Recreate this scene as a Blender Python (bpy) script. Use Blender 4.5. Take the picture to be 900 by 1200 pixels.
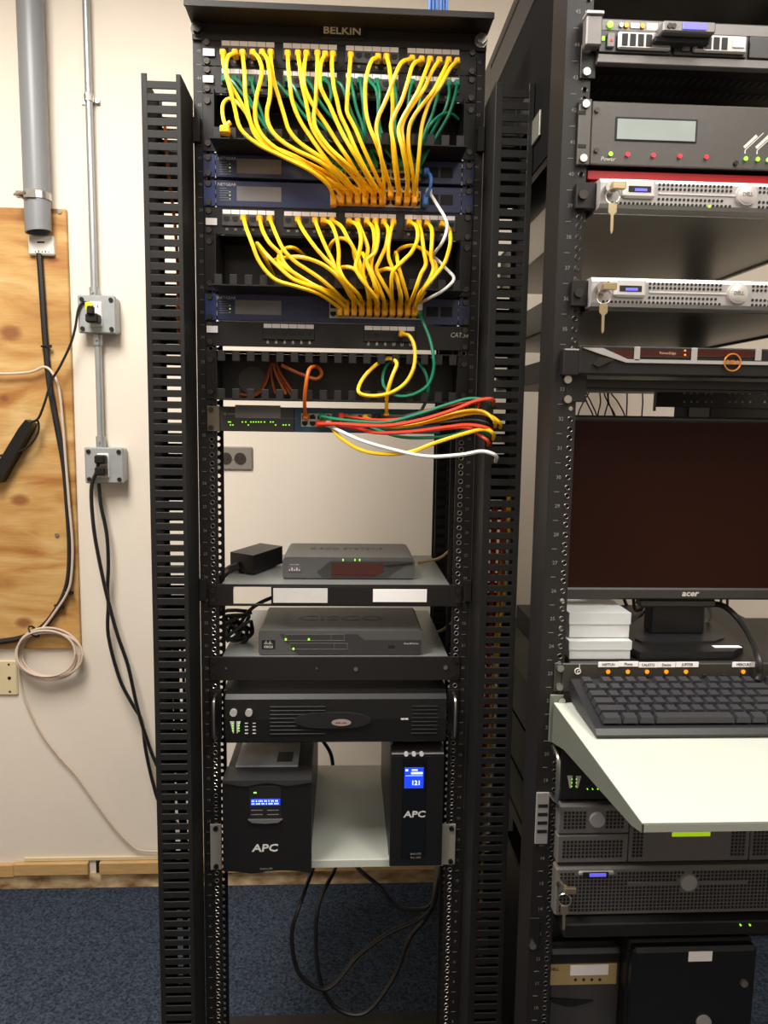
import bpy, math, random
from mathutils import Vector, Matrix
random.seed(7)
for o in list(bpy.data.objects): bpy.data.objects.remove(o)
SC = bpy.context.scene
COL = SC.collection
R = math.radians
# ---------------------------------------------------------------- camera
F, CX, CY, CZ, PIT, YAW, ROL = 897.1, 0.01336, -1.43663, 1.42481, 0.119848, 0.0523078, 0.0151948
FW = Vector((math.sin(YAW)*math.cos(PIT), math.cos(YAW)*math.cos(PIT), -math.sin(PIT)))
_r0 = Vector((math.cos(YAW), -math.sin(YAW), 0)); _u0 = _r0.cross(FW)
RT = _r0*math.cos(ROL)+_u0*math.sin(ROL); UP = -_r0*math.sin(ROL)+_u0*math.cos(ROL)
CAM = Vector((CX, CY, CZ))
cd = bpy.data.cameras.new('camera'); cam = bpy.data.objects.new('camera', cd); COL.objects.link(cam)
cd.sensor_fit = 'VERTICAL'; cd.sensor_height = 36; cd.sensor_width = 27; cd.lens = F/1200*36; cd.clip_start = .02
cam.matrix_world = Matrix(((RT.x, UP.x, -FW.x, CX), (RT.y, UP.y, -FW.y, CY), (RT.z, UP.z, -FW.z, CZ), (0, 0, 0, 1)))
SC.camera = cam
def ray(x, y): return FW+RT*((x-450)/F)+UP*((600-y)/F)
def at(x, y, Y): d = ray(x, y); return CAM+d*((Y-CY)/d.y)
def atz(x, y, Z): d = ray(x, y); return CAM+d*((Z-CZ)/d.z)
def zl(y, Y=0., x=250): return at(x, y, Y).z
# ---------------------------------------------------------------- world, lamps, exposure
w = bpy.data.worlds.new('world'); SC.world = w; w.use_nodes = True
w.node_tree.nodes['Background'].inputs[0].default_value = (1, .93, .84, 1); w.node_tree.nodes['Background'].inputs[1].default_value = .05
VS = SC.view_settings; VS.view_transform = 'Standard'; VS.look = 'None'; VS.exposure = 0.7; VS.gamma = 1; VS.use_curve_mapping = False
CEIL = 2.75
LAMPS = [(-.7, -.6, 44), (.85, -1.0, 24), (-.4, -2.4, 9), (1.0, -2.7, 9)]
for i, (x, y, p) in enumerate(LAMPS):
    l = bpy.data.lights.new('fluorescent_tube_light', 'AREA'); l.shape = 'RECTANGLE'; l.size = .55; l.size_y = 1.15
    l.energy = p; l.color = (1, .95, .885)
    o = bpy.data.objects.new('fluorescent_tube_light', l); COL.objects.link(o); o.location = (x, y, CEIL-.03)
# ---------------------------------------------------------------- materials
def lin(c):
    c /= 255.; return c/12.92 if c <= .04045 else ((c+.055)/1.055)**2.4
_m = {}
def mat(name, rgb, rough=.5, metal=0., spec=.5, noise=0., ns=40., bump=0., bs=300., emit=0., trans=0., alpha=1., coat=0., stretch=None, rgb2=None):
    if name in _m: return _m[name]
    m = bpy.data.materials.new(name); m.use_nodes = True; nt = m.node_tree; b = nt.nodes['Principled BSDF']
    c = tuple(lin(v) for v in rgb)+(1,)
    b.inputs['Base Color'].default_value = c; b.inputs['Roughness'].default_value = rough; b.inputs['Metallic'].default_value = metal
    b.inputs['Specular IOR Level'].default_value = spec; b.inputs['Transmission Weight'].default_value = trans; b.inputs['Alpha'].default_value = alpha
    b.inputs['Coat Weight'].default_value = coat
    if emit: b.inputs['Emission Color'].default_value = c; b.inputs['Emission Strength'].default_value = emit
    tc = nt.nodes.new('ShaderNodeTexCoord'); mp = nt.nodes.new('ShaderNodeMapping'); nt.links.new(tc.outputs['Object'], mp.inputs[0])
    if stretch: mp.inputs['Scale'].default_value = stretch
    if noise or rgb2:
        n = nt.nodes.new('ShaderNodeTexNoise'); n.inputs['Scale'].default_value = ns; n.inputs['Detail'].default_value = 4
        nt.links.new(mp.outputs[0], n.inputs['Vector'])
        r = nt.nodes.new('ShaderNodeValToRGB'); r.color_ramp.elements[0].position = .3; r.color_ramp.elements[1].position = .7
        k = 1-noise
        r.color_ramp.elements[0].color = tuple(v*k for v in c[:3])+(1,) if not rgb2 else tuple(lin(v) for v in rgb2)+(1,)
        r.color_ramp.elements[1].color = tuple(min(1, v*(1+noise*.6)) for v in c[:3])+(1,) if not rgb2 else c
        nt.links.new(n.outputs['Fac'], r.inputs[0]); nt.links.new(r.outputs[0], b.inputs['Base Color'])
    if bump:
        n2 = nt.nodes.new('ShaderNodeTexNoise'); n2.inputs['Scale'].default_value = bs; n2.inputs['Detail'].default_value = 3
        nt.links.new(mp.outputs[0], n2.inputs['Vector'])
        bp = nt.nodes.new('ShaderNodeBump'); bp.inputs['Strength'].default_value = bump; bp.inputs['Distance'].default_value = .002
        nt.links.new(n2.outputs['Fac'], bp.inputs['Height']); nt.links.new(bp.outputs[0], b.inputs['Normal'])
    _m[name] = m; return m
M_wall = mat('wall_paint', (230, 219, 204), .75, noise=.03, ns=3, bump=.15, bs=90)
M_carpet = mat('carpet', (58, 67, 80), .95, spec=.05, noise=.75, ns=170, bump=1., bs=300)
M_ceil = mat('ceiling_tile', (235, 230, 220), .9, noise=.05, ns=60)
M_rack = mat('black_powder_coat', (29, 26, 25), .5, spec=.35, noise=.08, ns=30, bump=.1, bs=900)
M_duct = mat('black_duct_plastic', (26, 25, 24), .55, spec=.3, noise=.08, ns=20)
M_black = mat('black_metal', (26, 24, 23), .45, spec=.35, noise=.06, ns=30)
M_dark = mat('black_plastic', (20, 19, 19), .42, spec=.4, noise=.05, ns=60)
M_hole = mat('dark_socket', (9, 9, 9), .7)
M_steel = mat('zinc_steel', (190, 188, 182), .3, 1., noise=.06, ns=80)
M_rim = mat('bare_thread_rim', (205, 200, 192), .3, 1.)
M_rim2 = mat('dull_thread_rim', (104, 100, 96), .4, 1.)
M_screw = mat('dark_screw', (70, 66, 62), .35, .9)
M_grey_pvc = mat('grey_pvc', (128, 130, 132), .38, noise=.04, ns=6)
M_white = mat('white_plastic', (232, 228, 220), .5)
M_paper = mat('white_paper_label', (248, 244, 244), .7)
M_boxgrey = mat('cast_box_grey', (168, 172, 172), .4, .35, noise=.06, ns=60, bump=.15, bs=500)
M_conduit = mat('galvanised_conduit', (176, 180, 182), .35, .6, noise=.05, ns=30)
M_ivory = mat('ivory_plate', (216, 200, 160), .5)
M_yellow = mat('yellow_cable', (252, 200, 20), .42, noise=.04, ns=50)
M_green = mat('green_cable', (14, 118, 84), .4, noise=.05, ns=50)
M_orange = mat('orange_fibre', (190, 92, 22), .4)
M_red = mat('red_cable', (212, 58, 30), .42)
M_whitec = mat('white_cable', (226, 224, 220), .45)
M_bluec = mat('blue_cable', (58, 110, 190), .45)
M_blackc = mat('black_cord', (24, 23, 24), .45)
M_beigec = mat('beige_cable', (206, 186, 168), .5)
M_blue = mat('switch_blue_paint', (30, 42, 84), .42, noise=.05, ns=30)
M_blue2 = mat('switch_blue_side', (38, 60, 122), .42)
M_navy = mat('switch_navy', (30, 78, 104), .42)
M_port = mat('port_housing', (196, 190, 172), .45)
M_pgrey = mat('port_block_grey', (62, 60, 58), .5)
M_tgrey = mat('router_grey', (88, 88, 88), .42, .25, noise=.04, ns=200)
M_tgrey2 = mat('router_dark_grey', (58, 57, 57), .42, .2)
M_redwin = mat('dark_red_window', (58, 10, 8), .12, coat=.5)
M_ledg = mat('green_led', (140, 230, 50), .4, emit=.75)
M_ledy = mat('amber_led', (235, 130, 12), .4, emit=.7)
M_ledr = mat('red_led', (225, 30, 50), .4, emit=.5)
M_lcdb = mat('blue_lcd', (24, 56, 215), .3, emit=.7)
M_lcdw = mat('lcd_segment', (190, 215, 255), .3, emit=1.)
M_lcdg = mat('green_lcd', (165, 205, 20), .3, emit=.4)
M_lcdp = mat('pale_lcd', (140, 150, 146), .3, noise=.08, ns=20, emit=.02)
M_lcdv = mat('violet_lcd', (96, 92, 225), .3, emit=.5)
M_silver = mat('silver_bezel', (172, 168, 166), .36, .35, noise=.04, ns=90)
M_silver2 = mat('dull_grey_bezel', (112, 108, 106), .42, .3, noise=.05, ns=90)
M_galv = mat('galvanised_sheet', (150, 148, 140), .38, .7, noise=.08, ns=12)
M_shelfw = mat('pale_shelf_enamel', (182, 186, 176), .45, noise=.02, ns=8)
M_shelfg = mat('shelf_grey', (150, 153, 150), .42, .4, noise=.05, ns=14)
M_redbox = mat('red_enamel', (168, 12, 20), .35, noise=.05, ns=20)
M_appl = mat('appliance_grey', (80, 77, 74), .42, .35, noise=.05, ns=120)
M_screen = mat('monitor_glass', (38, 14, 8), .4, spec=.12)  # reddish-brown reflection on the screen painted into the base colour
M_bezel = mat('monitor_bezel', (48, 45, 42), .45)
M_clear = mat('clear_plastic', (250, 252, 252), .3, trans=.5, spec=.5)
M_key = mat('keycap', (46, 45, 49), .5, noise=.05, ns=100)
M_kbd = mat('keyboard_body', (30, 29, 32), .45)
M_brass = mat('key_brass', (196, 176, 140), .3, .9)
M_yport = mat('yellow_boot', (244, 176, 8), .45)
M_print = mat('white_print', (205, 200, 192), .6)
M_printg = mat('grey_print', (120, 118, 114), .6)
M_printk = mat('black_print', (40, 38, 36), .6)
M_blur = mat('grey_sticker', (126, 124, 124), .6, noise=.1, ns=30)
M_blur2 = mat('pale_sticker', (205, 203, 198), .6, noise=.06, ns=30)
M_gold = mat('orange_logo', (205, 130, 50), .35, .5)
M_tan = mat('tan_panel', (176, 152, 104), .55)
M_trim = mat('raw_pine_trim', (196, 158, 104), .6, noise=.14, ns=18, stretch=(1, 1, 8))
M_stain = mat('stained_plaster', (226, 204, 160), .8, rgb2=(120, 74, 34), ns=14, stretch=(1, 1, 2.2))
def plywood():
    m = bpy.data.materials.new('plywood'); m.use_nodes = True; nt = m.node_tree; b = nt.nodes['Principled BSDF']; L = nt.links.new; N = nt.nodes.new
    b.inputs['Roughness'].default_value = .62
    tc = N('ShaderNodeTexCoord'); mp = N('ShaderNodeMapping'); mp.inputs['Scale'].default_value = (1.3, 1, 5.); L(tc.outputs['Object'], mp.inputs[0])
    n = N('ShaderNodeTexNoise'); n.inputs['Scale'].default_value = 2.6; n.inputs['Detail'].default_value = 7; n.inputs['Distortion'].default_value = 1.2; L(mp.outputs[0], n.inputs['Vector'])
    r = N('ShaderNodeValToRGB'); e = r.color_ramp.elements
    e[0].position = .32; e[0].color = (lin(176), lin(116), lin(54), 1); e[1].position = .7; e[1].color = (lin(226), lin(188), lin(126), 1)
    k = e.new(.5); k.color = (lin(208), lin(160), lin(92), 1); L(n.outputs['Fac'], r.inputs[0])
    # fine grain
    mp2 = N('ShaderNodeMapping'); mp2.inputs['Scale'].default_value = (4, 1, 60); L(tc.outputs['Object'], mp2.inputs[0])
    n2 = N('ShaderNodeTexNoise'); n2.inputs['Scale'].default_value = 4; n2.inputs['Detail'].default_value = 4; L(mp2.outputs[0], n2.inputs['Vector'])
    mx = N('ShaderNodeMix'); mx.data_type = 'RGBA'; mx.blend_type = 'MULTIPLY'; mx.inputs[0].default_value = .35; L(r.outputs[0], mx.inputs[6]); L(n2.outputs['Fac'], mx.inputs[7])
    last = mx.outputs[2]
    sp = N('ShaderNodeSeparateXYZ'); L(tc.outputs['Object'], sp.inputs[0])
    for (kx, kz, rx, rz) in KNOTS:
        def mth(op, a_, b_):
            q = N('ShaderNodeMath'); q.operation = op
            for i_, v_ in enumerate((a_, b_)):
                if isinstance(v_, (int, float)): q.inputs[i_].default_value = v_
                else: L(v_, q.inputs[i_])
            return q.outputs[0]
        dx = mth('DIVIDE', mth('SUBTRACT', sp.outputs[0], kx), rx); dz = mth('DIVIDE', mth('SUBTRACT', sp.outputs[2], kz), rz)
        d2 = mth('ADD', mth('MULTIPLY', dx, dx), mth('MULTIPLY', dz, dz)); d2 = mth('ADD', d2, mth('MULTIPLY', n2.outputs['Fac'], .5))
        rr = N('ShaderNodeValToRGB'); rr.color_ramp.elements[0].position = .3; rr.color_ramp.elements[0].color = (.85, .85, .85, 1); rr.color_ramp.elements[1].position = 1.; rr.color_ramp.elements[1].color = (0, 0, 0, 1)
        L(mth('MULTIPLY', d2, .55), rr.inputs[0])
        mm = N('ShaderNodeMix'); mm.data_type = 'RGBA'; L(rr.outputs[0], mm.inputs[0]); L(last, mm.inputs[6]); mm.inputs[7].default_value = (lin(128), lin(74), lin(36), 1); last = mm.outputs[2]
    L(last, b.inputs['Base Color']); return m
# ---------------------------------------------------------------- mesh helpers
class MB:
    def __init__(s): s.v = []; s.f = []
    def add(s, v, f):
        n = len(s.v); s.v += [Vector(p) for p in v]; s.f += [tuple(i+n for i in q) for q in f]; return s
    def box(s, x0, x1, y0, y1, z0, z1):
        return s.add([(x0, y0, z0), (x1, y0, z0), (x1, y1, z0), (x0, y1, z0), (x0, y0, z1), (x1, y0, z1), (x1, y1, z1), (x0, y1, z1)],
                     [(0, 3, 2, 1), (4, 5, 6, 7), (0, 1, 5, 4), (1, 2, 6, 5), (2, 3, 7, 6), (3, 0, 4, 7)])
    def cbox(s, x0, x1, y0, y1, z0, z1, c=.002):
        c = min(c, (x1-x0)*.45, (y1-y0)*.45, (z1-z0)*.45); V = []; idx = {}
        for i, (xa, xs) in enumerate(((x0, 1), (x1, -1))):
            for j, (ya, ys) in enumerate(((y0, 1), (y1, -1))):
                for k, (za, zs) in enumerate(((z0, 1), (z1, -1))):
                    idx[i, j, k, 0] = len(V); V.append((xa, ya+ys*c, za+zs*c))
                    idx[i, j, k, 1] = len(V); V.append((xa+xs*c, ya, za+zs*c))
                    idx[i, j, k, 2] = len(V); V.append((xa+xs*c, ya+ys*c, za))
        g = lambda i, j, k, a: idx[i, j, k, a]
        Q = []
        for i in (0, 1):
            q = [g(i, 0, 0, 0), g(i, 0, 1, 0), g(i, 1, 1, 0), g(i, 1, 0, 0)]; Q.append(q if i == 0 else q[::-1])
            q = [g(0, i, 0, 1), g(1, i, 0, 1), g(1, i, 1, 1), g(0, i, 1, 1)]; Q.append(q if i == 0 else q[::-1])
            q = [g(0, 0, i, 2), g(0, 1, i, 2), g(1, 1, i, 2), g(1, 0, i, 2)]; Q.append(q if i == 0 else q[::-1])
        for a in (0, 1):
            for b in (0, 1):
                Q.append([g(a, b, 0, 0), g(a, b, 1, 0), g(a, b, 1, 1), g(a, b, 0, 1)])
                Q.append([g(a, 0, b, 0), g(a, 1, b, 0), g(a, 1, b, 2), g(a, 0, b, 2)])
                Q.append([g(0, a, b, 1), g(1, a, b, 1), g(1, a, b, 2), g(0, a, b, 2)])
        for a in (0, 1):
            for b in (0, 1):
                for k in (0, 1): Q.append([g(a, b, k, 0), g(a, b, k, 1), g(a, b, k, 2)])
        cen = Vector(((x0+x1)/2, (y0+y1)/2, (z0+z1)/2)); out = []
        for q in Q:
            p = [Vector(V[i]) for i in q]; nn = (p[1]-p[0]).cross(p[2]-p[0]); mid = sum(p, Vector())/len(p)
            out.append(tuple(q) if nn.dot(mid-cen) > 0 else tuple(q[::-1]))
        return s.add(V, out)
    def cyl(s, p0, p1, r, n=10, r1=None, caps=True):
        p0 = Vector(p0); p1 = Vector(p1); d = (p1-p0).normalized(); a = d.orthogonal().normalized(); b = d.cross(a); r1 = r if r1 is None else r1
        V = [p0+(a*math.cos(t)+b*math.sin(t))*r for t in [2*math.pi*i/n for i in range(n)]]+[p1+(a*math.cos(t)+b*math.sin(t))*r1 for t in [2*math.pi*i/n for i in range(n)]]
        Fc = [(i, (i+1) % n, n+(i+1) % n, n+i) for i in range(n)]
        if caps: Fc += [tuple(range(n))[::-1], tuple(range(n, 2*n))]
        return s.add(V, Fc)
    def ring(s, c, ax, r, rr, n=12, m=6):
        c = Vector(c); ax = Vector(ax).normalized(); a = ax.orthogonal().normalized(); b = ax.cross(a); V = []; Fc = []
        for i in range(n):
            t = 2*math.pi*i/n; d = a*math.cos(t)+b*math.sin(t)
            for j in range(m):
                q = 2*math.pi*j/m; V.append(c+d*(r+rr*math.cos(q))+ax*rr*math.sin(q))
        for i in range(n):
            for j in range(m): Fc.append((i*m+j, ((i+1) % n)*m+j, ((i+1) % n)*m+(j+1) % m, i*m+(j+1) % m))
        return s.add(V, Fc)
    def tube(s, pts, r, n=7, per=5, flat=1.):
        P = [Vector(p) for p in pts]; Q = []
        if len(P) == 2: Q = [P[0].lerp(P[1], i/per) for i in range(per+1)]
        else:
            E = [P[0]*2-P[1]]+P+[P[-1]*2-P[-2]]
            for i in range(1, len(E)-2):
                p0, p1, p2, p3 = E[i-1:i+3]
                for k in range(per):
                    t = k/per
                    Q.append(.5*((2*p1)+(p2-p0)*t+(2*p0-5*p1+4*p2-p3)*t*t+(3*p1-p0-3*p2+p3)*t**3))
            Q.append(P[-1])
        V = []; Fc = []; up = None
        for i, q in enumerate(Q):
            d = (Q[min(i+1, len(Q)-1)]-Q[max(i-1, 0)])
            d = d.normalized() if d.length > 1e-9 else Vector((0, 0, 1))
            if up is None: up = d.orthogonal().normalized()
            up = (up-d*up.dot(d)); up = up.normalized() if up.length > 1e-6 else d.orthogonal().normalized(); b = d.cross(up)
            for j in range(n): t = 2*math.pi*j/n; V.append(q+(up*math.cos(t)*flat+b*math.sin(t))*r)
        m = len(Q)
        for i in range(m-1):
            for j in range(n): Fc.append((i*n+j, i*n+(j+1) % n, (i+1)*n+(j+1) % n, (i+1)*n+j))
        Fc += [tuple(range(n))[::-1], tuple(range((m-1)*n, m*n))]
        return s.add(V, Fc)
    def prism(s, poly, axis, a, b):
        # poly: 2-D outline; axis 'x': (y,z), 'y': (x,z), 'z': (x,y)
        def P(u, v, k): return {'x': (k, u, v), 'y': (u, k, v), 'z': (u, v, k)}[axis]
        n = len(poly); ar = sum(poly[i][0]*poly[(i+1) % n][1]-poly[(i+1) % n][0]*poly[i][1] for i in range(n))
        if ar < 0: poly = poly[::-1]
        V = [P(u, v, a) for u, v in poly]+[P(u, v, b) for u, v in poly]
        lo, hi = tuple(range(n))[::-1], tuple(range(n, 2*n))
        sd = [(i, (i+1) % n, n+(i+1) % n, n+i) for i in range(n)]
        fl = (axis == 'y') != (b < a)
        Fc = [lo, hi]+sd
        if fl: Fc = [q[::-1] for q in Fc]
        return s.add(V, Fc)
    def holed(s, x0, x1, y0, y1, zs, zlo, zhi, xc, r):
        """vertical plate (normal -Y/+Y) with a column of octagonal holes"""
        zs = sorted(zs); bd = [zlo]+[(zs[i]+zs[i+1])/2 for i in range(len(zs)-1)]+[zhi]
        for k, z in enumerate(zs):
            a, b = bd[k], bd[k+1]
            out = [(x1, z), (x1, b), (xc, b), (x0, b), (x0, z), (x0, a), (xc, a), (x1, a)]
            inn = [(xc+r*math.cos(i*math.pi/4), z+r*math.sin(i*math.pi/4)) for i in range(8)]
            V = [(u, y0, v) for u, v in out]+[(u, y0, v) for u, v in inn]+[(u, y1, v) for u, v in out]+[(u, y1, v) for u, v in inn]
            Fc = []
            for i in range(8):
                j = (i+1) % 8
                Fc += [(i, 8+i, 8+j, j)[::-1] if False else (i, 8+i, 8+j, j), (16+i, 16+j, 24+j, 24+i), (8+i, 24+i, 24+j, 8+j)]
            Fc += [(7, 23, 16, 0)[::-1], (0, 16, 17, 1)[::-1], (3, 19, 20, 4)[::-1], (4, 20, 21, 5)[::-1]]
            s.add(V, Fc)
        return s
    def mesh(s, name, m, smooth=False, center=True):
        if center and s.v:
            lo = Vector([min(p[i] for p in s.v) for i in range(3)]); hi = Vector([max(p[i] for p in s.v) for i in range(3)]); c = (lo+hi)/2
        else: c = Vector()
        me = bpy.data.meshes.new(name); me.from_pydata([tuple(p-c) for p in s.v], [], s.f); me.materials.append(m)
        if smooth:
            me.polygons.foreach_set('use_smooth', [len(p.vertices) < 9 for p in me.polygons])
            try: me.set_sharp_from_angle(angle=R(40))
            except Exception: pass
        me.update(); return me, c
    def build(s, name, m, parent=None, smooth=False, **kw):
        me, c = s.mesh(name, m, smooth); return put(me, name, c, parent, **kw)
WL = {}
def put(me, name, loc, parent=None, rot=None, kind=None, label=None):
    o = bpy.data.objects.new(name, me); COL.objects.link(o); WL[o] = Vector(loc)
    if parent is not None: o.parent = parent; o.location = Vector(loc)-WL[parent]
    else: o.location = loc
    if rot: o.rotation_euler = rot
    if kind: o['kind'] = kind
    if label: o['label'] = label
    return o
def tag(o, label, cat, group=None):
    o['label'] = label; o['category'] = cat
    if group: o['group'] = group
    return o
def thing(name, label, cat, loc=(0, 0, 0), group=None):
    o = bpy.data.objects.new(name, None); COL.objects.link(o); o.location = loc; WL[o] = Vector(loc); o.empty_display_size = .05
    return tag(o, label, cat, group)
def struct(o): o['kind'] = 'structure'; return o
def bx(name, m, parent, *a, c=.0015, **kw): return MB().cbox(*a, c=c).build(name, m, parent, **kw)
_tc = {}
def tmesh(s, size, res=2):
    k = (s, size); bold = s in ('APC', 'BELKIN', 'CISCO', 'acer', 'DELL', '121')
    if k not in _tc:
        cu = bpy.data.curves.new('t', 'FONT'); cu.body = s; cu.size = size; cu.align_x = 'CENTER'; cu.align_y = 'CENTER'; cu.resolution_u = res; cu.extrude = .00025
        if bold: cu.offset = .022*size
        o = bpy.data.objects.new('t', cu); COL.objects.link(o); bpy.context.view_layer.update()
        me = bpy.data.meshes.new_from_object(o.evaluated_get(bpy.context.evaluated_depsgraph_get()))
        _tc[k] = ([v.co.copy() for v in me.vertices], [tuple(p.vertices) for p in me.polygons])
        bpy.data.objects.remove(o); bpy.data.curves.remove(cu); bpy.data.meshes.remove(me)
    return _tc[k]
def tadd(mb, s, size, loc, sx=1., shear=0., up=(0, 0, 1), rt=(1, 0, 0)):
    v, f = tmesh(s, size); rt = Vector(rt); up = Vector(up); nn = rt.cross(up); L = Vector(loc)
    mb.add([L+rt*(p.x*sx+p.y*shear)+up*p.y+nn*p.z for p in v], f)
def text(s, size, loc, parent, m=M_print, name='lettering', **kw):
    mb = MB(); tadd(mb, s, size, loc, **kw); return mb.build(name, m, parent)
# ---------------------------------------------------------------- setting
WY = .78
struct(MB().box(-2.6, 2.6, -4.2, WY+.1, -.1, 0).build('floor', M_carpet))
struct(MB().box(-2.6, 2.6, WY, WY+.1, 0, CEIL).build('wall_back', M_wall))
struct(MB().box(-2.7, -2.6, -4.2, WY+.1, 0, CEIL).build('wall_left', M_wall))
struct(MB().box(2.6, 2.7, -4.2, WY+.1, 0, CEIL).build('wall_right', M_wall))
struct(MB().box(-2.6, 2.6, -4.3, -4.2, 0, CEIL).build('wall_front', M_wall))
struct(MB().box(-2.7, 2.7, -4.3, WY+.1, CEIL, CEIL+.1).build('ceiling', M_ceil))
# raw pine strip along the wall in two lengths with a gap, stained plaster below it
zt = zl(1010, WY-.01, 100); zb = zl(1024, WY-.01, 100)
xg = at(104, 1017, WY-.01).x; xh = at(117, 1017, WY-.01).x; xj = at(18, 1017, WY).x
bb = struct(MB().cbox(xg+.02, xh, WY-.006, WY, zb, zt, .001).build('baseboard_back', M_hole))
MB().cbox(-2.6, xj, WY-.014, WY, zb-.006, zt-.004, .002).build('board', M_trim, bb)
MB().cbox(xj+.002, xg, WY-.018, WY, zb, zt, .002).build('board', M_trim, bb)
MB().cbox(xh, 2.6, WY-.018, WY, zb, zt, .002).build('board', M_trim, bb)
struct(MB().cbox(-2.6, 2.6, WY-.004, WY, 0, zb-.001, .001).build('trim_1', M_stain))
struct(MB().cbox(xj+.03, 2.6, WY-.006, WY, zt+.001, zt+.012, .001).build('trim_2', M_ivory))
# ---------------------------------------------------------------- left wall
def plate(name, label, cat, px0, py0, px1, py1, m, d, Y=WY, c=.004):
    a = at(px0, py0, Y-d); b = at(px1, py1, Y-d); root = thing(name, label, cat, ((a.x+b.x)/2, Y, b.z)); bx('body', m, root, a.x, b.x, Y-d, Y, b.z, a.z, c=c); return root, a, b
pa = at(75, 245, WY-.012); pb = at(96, 760, WY-.012)
px1 = at(86, 500, WY-.012).x
ply = thing('plywood_board', 'knotty plywood backboard screwed to the wall at the left edge', 'board', (px1-.6, WY, pb.z))
pcx, pcz = px1-.6, (pa.z+pb.z)/2
KNOTS = []
for (x, y, rx, rz) in ((12, 390, .030, .020), (5, 467, .012, .009), (23, 586, .026, .016), (28, 730, .024, .016), (62, 304, .016, .008), (62, 247, .02, .008)):
    c = at(x, y, WY-.0145); KNOTS.append((c.x-pcx, c.z-pcz, rx, rz))
M_ply = plywood()
bx('panel', M_ply, ply, px1-1.2, px1, WY-.014, WY-.0005, pb.z, pa.z, c=.002)
for (x, y) in ((67, 627), (70, 248)):
    c = at(x, y, WY-.015); MB().cyl((c.x, WY-.0175, c.z), (c.x, WY-.013, c.z), .006, 12).box(c.x-.005, c.x+.005, WY-.0182, WY-.0174, c.z-.0007, c.z+.0007).build('screw', M_steel, ply)
# big grey pipe ends above the board
pc = at(42, 272, WY-.05); pt = at(36, 0, WY-.05); xx = (at(30, 150, WY-.05).x+at(50, 150, WY-.05).x)/2+.001
pr = .0335; pipe = thing('grey_pipe', 'wide grey plastic pipe ending above the white wall plate', 'pipe', (xx, WY-.05, pc.z))
k = MB(); n = 28; V = []; Fc = []
for i in range(n):
    t = 2*math.pi*i/n; cx, sy = math.cos(t), math.sin(t)
    dz = .004*cx
    V += [(xx+pr*cx, WY-.05+pr*sy, CEIL), (xx+pr*cx, WY-.05+pr*sy, pc.z+dz), (xx+(pr-.004)*cx, WY-.05+(pr-.004)*sy, pc.z+dz), (xx+(pr-.004)*cx, WY-.05+(pr-.004)*sy, CEIL)]
for i in range(n):
    j = (i+1) % n
    for q in range(3): Fc.append((i*4+q, i*4+q+1, j*4+q+1, j*4+q))
k.add(V, [f[::-1] for f in Fc]).build('tube', M_grey_pvc, pipe, smooth=True)
zc = at(42, 227, WY-.08).z
k = MB(); V = []
for i in range(n):
    t = 2*math.pi*i/n
    for (rr, zz) in ((pr+.0005, zc-.009), (pr+.0025, zc-.009), (pr+.0025, zc+.009), (pr+.0005, zc+.009)): V.append((xx+rr*math.cos(t), WY-.05+rr*math.sin(t), zz))
k.add(V, [(i*4+q, ((i+1) % n)*4+q, ((i+1) % n)*4+(q+1) % 4, i*4+(q+1) % 4) for i in range(n) for q in range(4)])
k.box(xx-pr-.012, xx-pr+.004, WY-.075, WY-.06, zc-.008, zc+.008).cyl((xx-pr-.018, WY-.068, zc), (xx-pr+.018, WY-.092, zc), .004, 8)
k.box(xx-.02, xx+.01, WY-.089, WY-.083, zc-.011, zc+.01); k.box(xx-.02, xx+.02, WY-.02, WY, zc-.012, zc+.012)
k.build('strap_clamp', M_steel, pipe, smooth=True)
# white low-voltage plate
root, a, b = plate('wall_plate', 'small white wall plate with dark markings just below the grey pipe', 'wall plate', 32, 275, 63, 299, M_white, .03)
bx('slot', M_hole, root, a.x+.025, a.x+.045, WY-.0308, WY-.0298, b.z+.031, b.z+.035, c=.0004)
for i in range(5): bx('mark', M_printk, root, a.x+.018+i*.009, a.x+.021+i*.009, WY-.0306, WY-.0299, b.z+.006, b.z+.006+.003+.002*(i % 2), c=.0003)
# cables on the board
def tubething(name, label, cat, pts, r, m, group=None, n=8, per=6, part='cord'):
    P = [p if isinstance(p, Vector) else at(*p) for p in pts]
    root = thing(name, label, cat, P[-1], group); MB().tube(P, r, n, per).build(part, m, root, smooth=True); return root, P
bY = WY-.024
root, P = tubething('trunk_cable', 'thick black cable running down the plywood from the white plate', 'cable', [(46, 297, bY), (49, 340, bY), (53, 400, bY), (58, 450, bY), (67, 500, bY), (75, 545, bY), (79, 590, bY), (82, 640, bY), (80, 680, bY), (70, 708, bY), (52, 733, bY), (30, 746, bY), (0, 752, bY), (-60, 758, bY)], .0085, M_blackc)
for (x, y) in ((53, 406), (79, 694), (68, 711)):
    c = at(x, y, bY); MB().ring(c, (0, 0, 1) if y < 500 else (.5, 0, 1), .0095, .003, 12, 5).box(c.x+.006, c.x+.02, bY-.01, bY-.004, c.z-.004, c.z+.004).build('cable_tie', M_dark, root)
bY2 = WY-.034
tubething('telephone_cable', 'thin beige cable crossing the plywood and dropping beside the black trunk cable', 'cable', [(-60, 436, bY2), (0, 438, bY2), (35, 436, bY2), (52, 430, bY2), (62, 438, bY2), (69, 455, bY2), (73, 490, bY2), (77, 540, bY2), (81, 590, bY2), (85, 640, bY2), (83, 680, bY2), (77, 698, bY2), (66, 715, bY2), (55, 730, bY2), (47, 739, bY2-.006)], .0036, M_beigec)
cc = at(58, 765, WY-.03); coil = thing('cable_coil', 'coil of thin beige cable hanging below the plywood with a tail to the floor', 'cable', cc)
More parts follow.
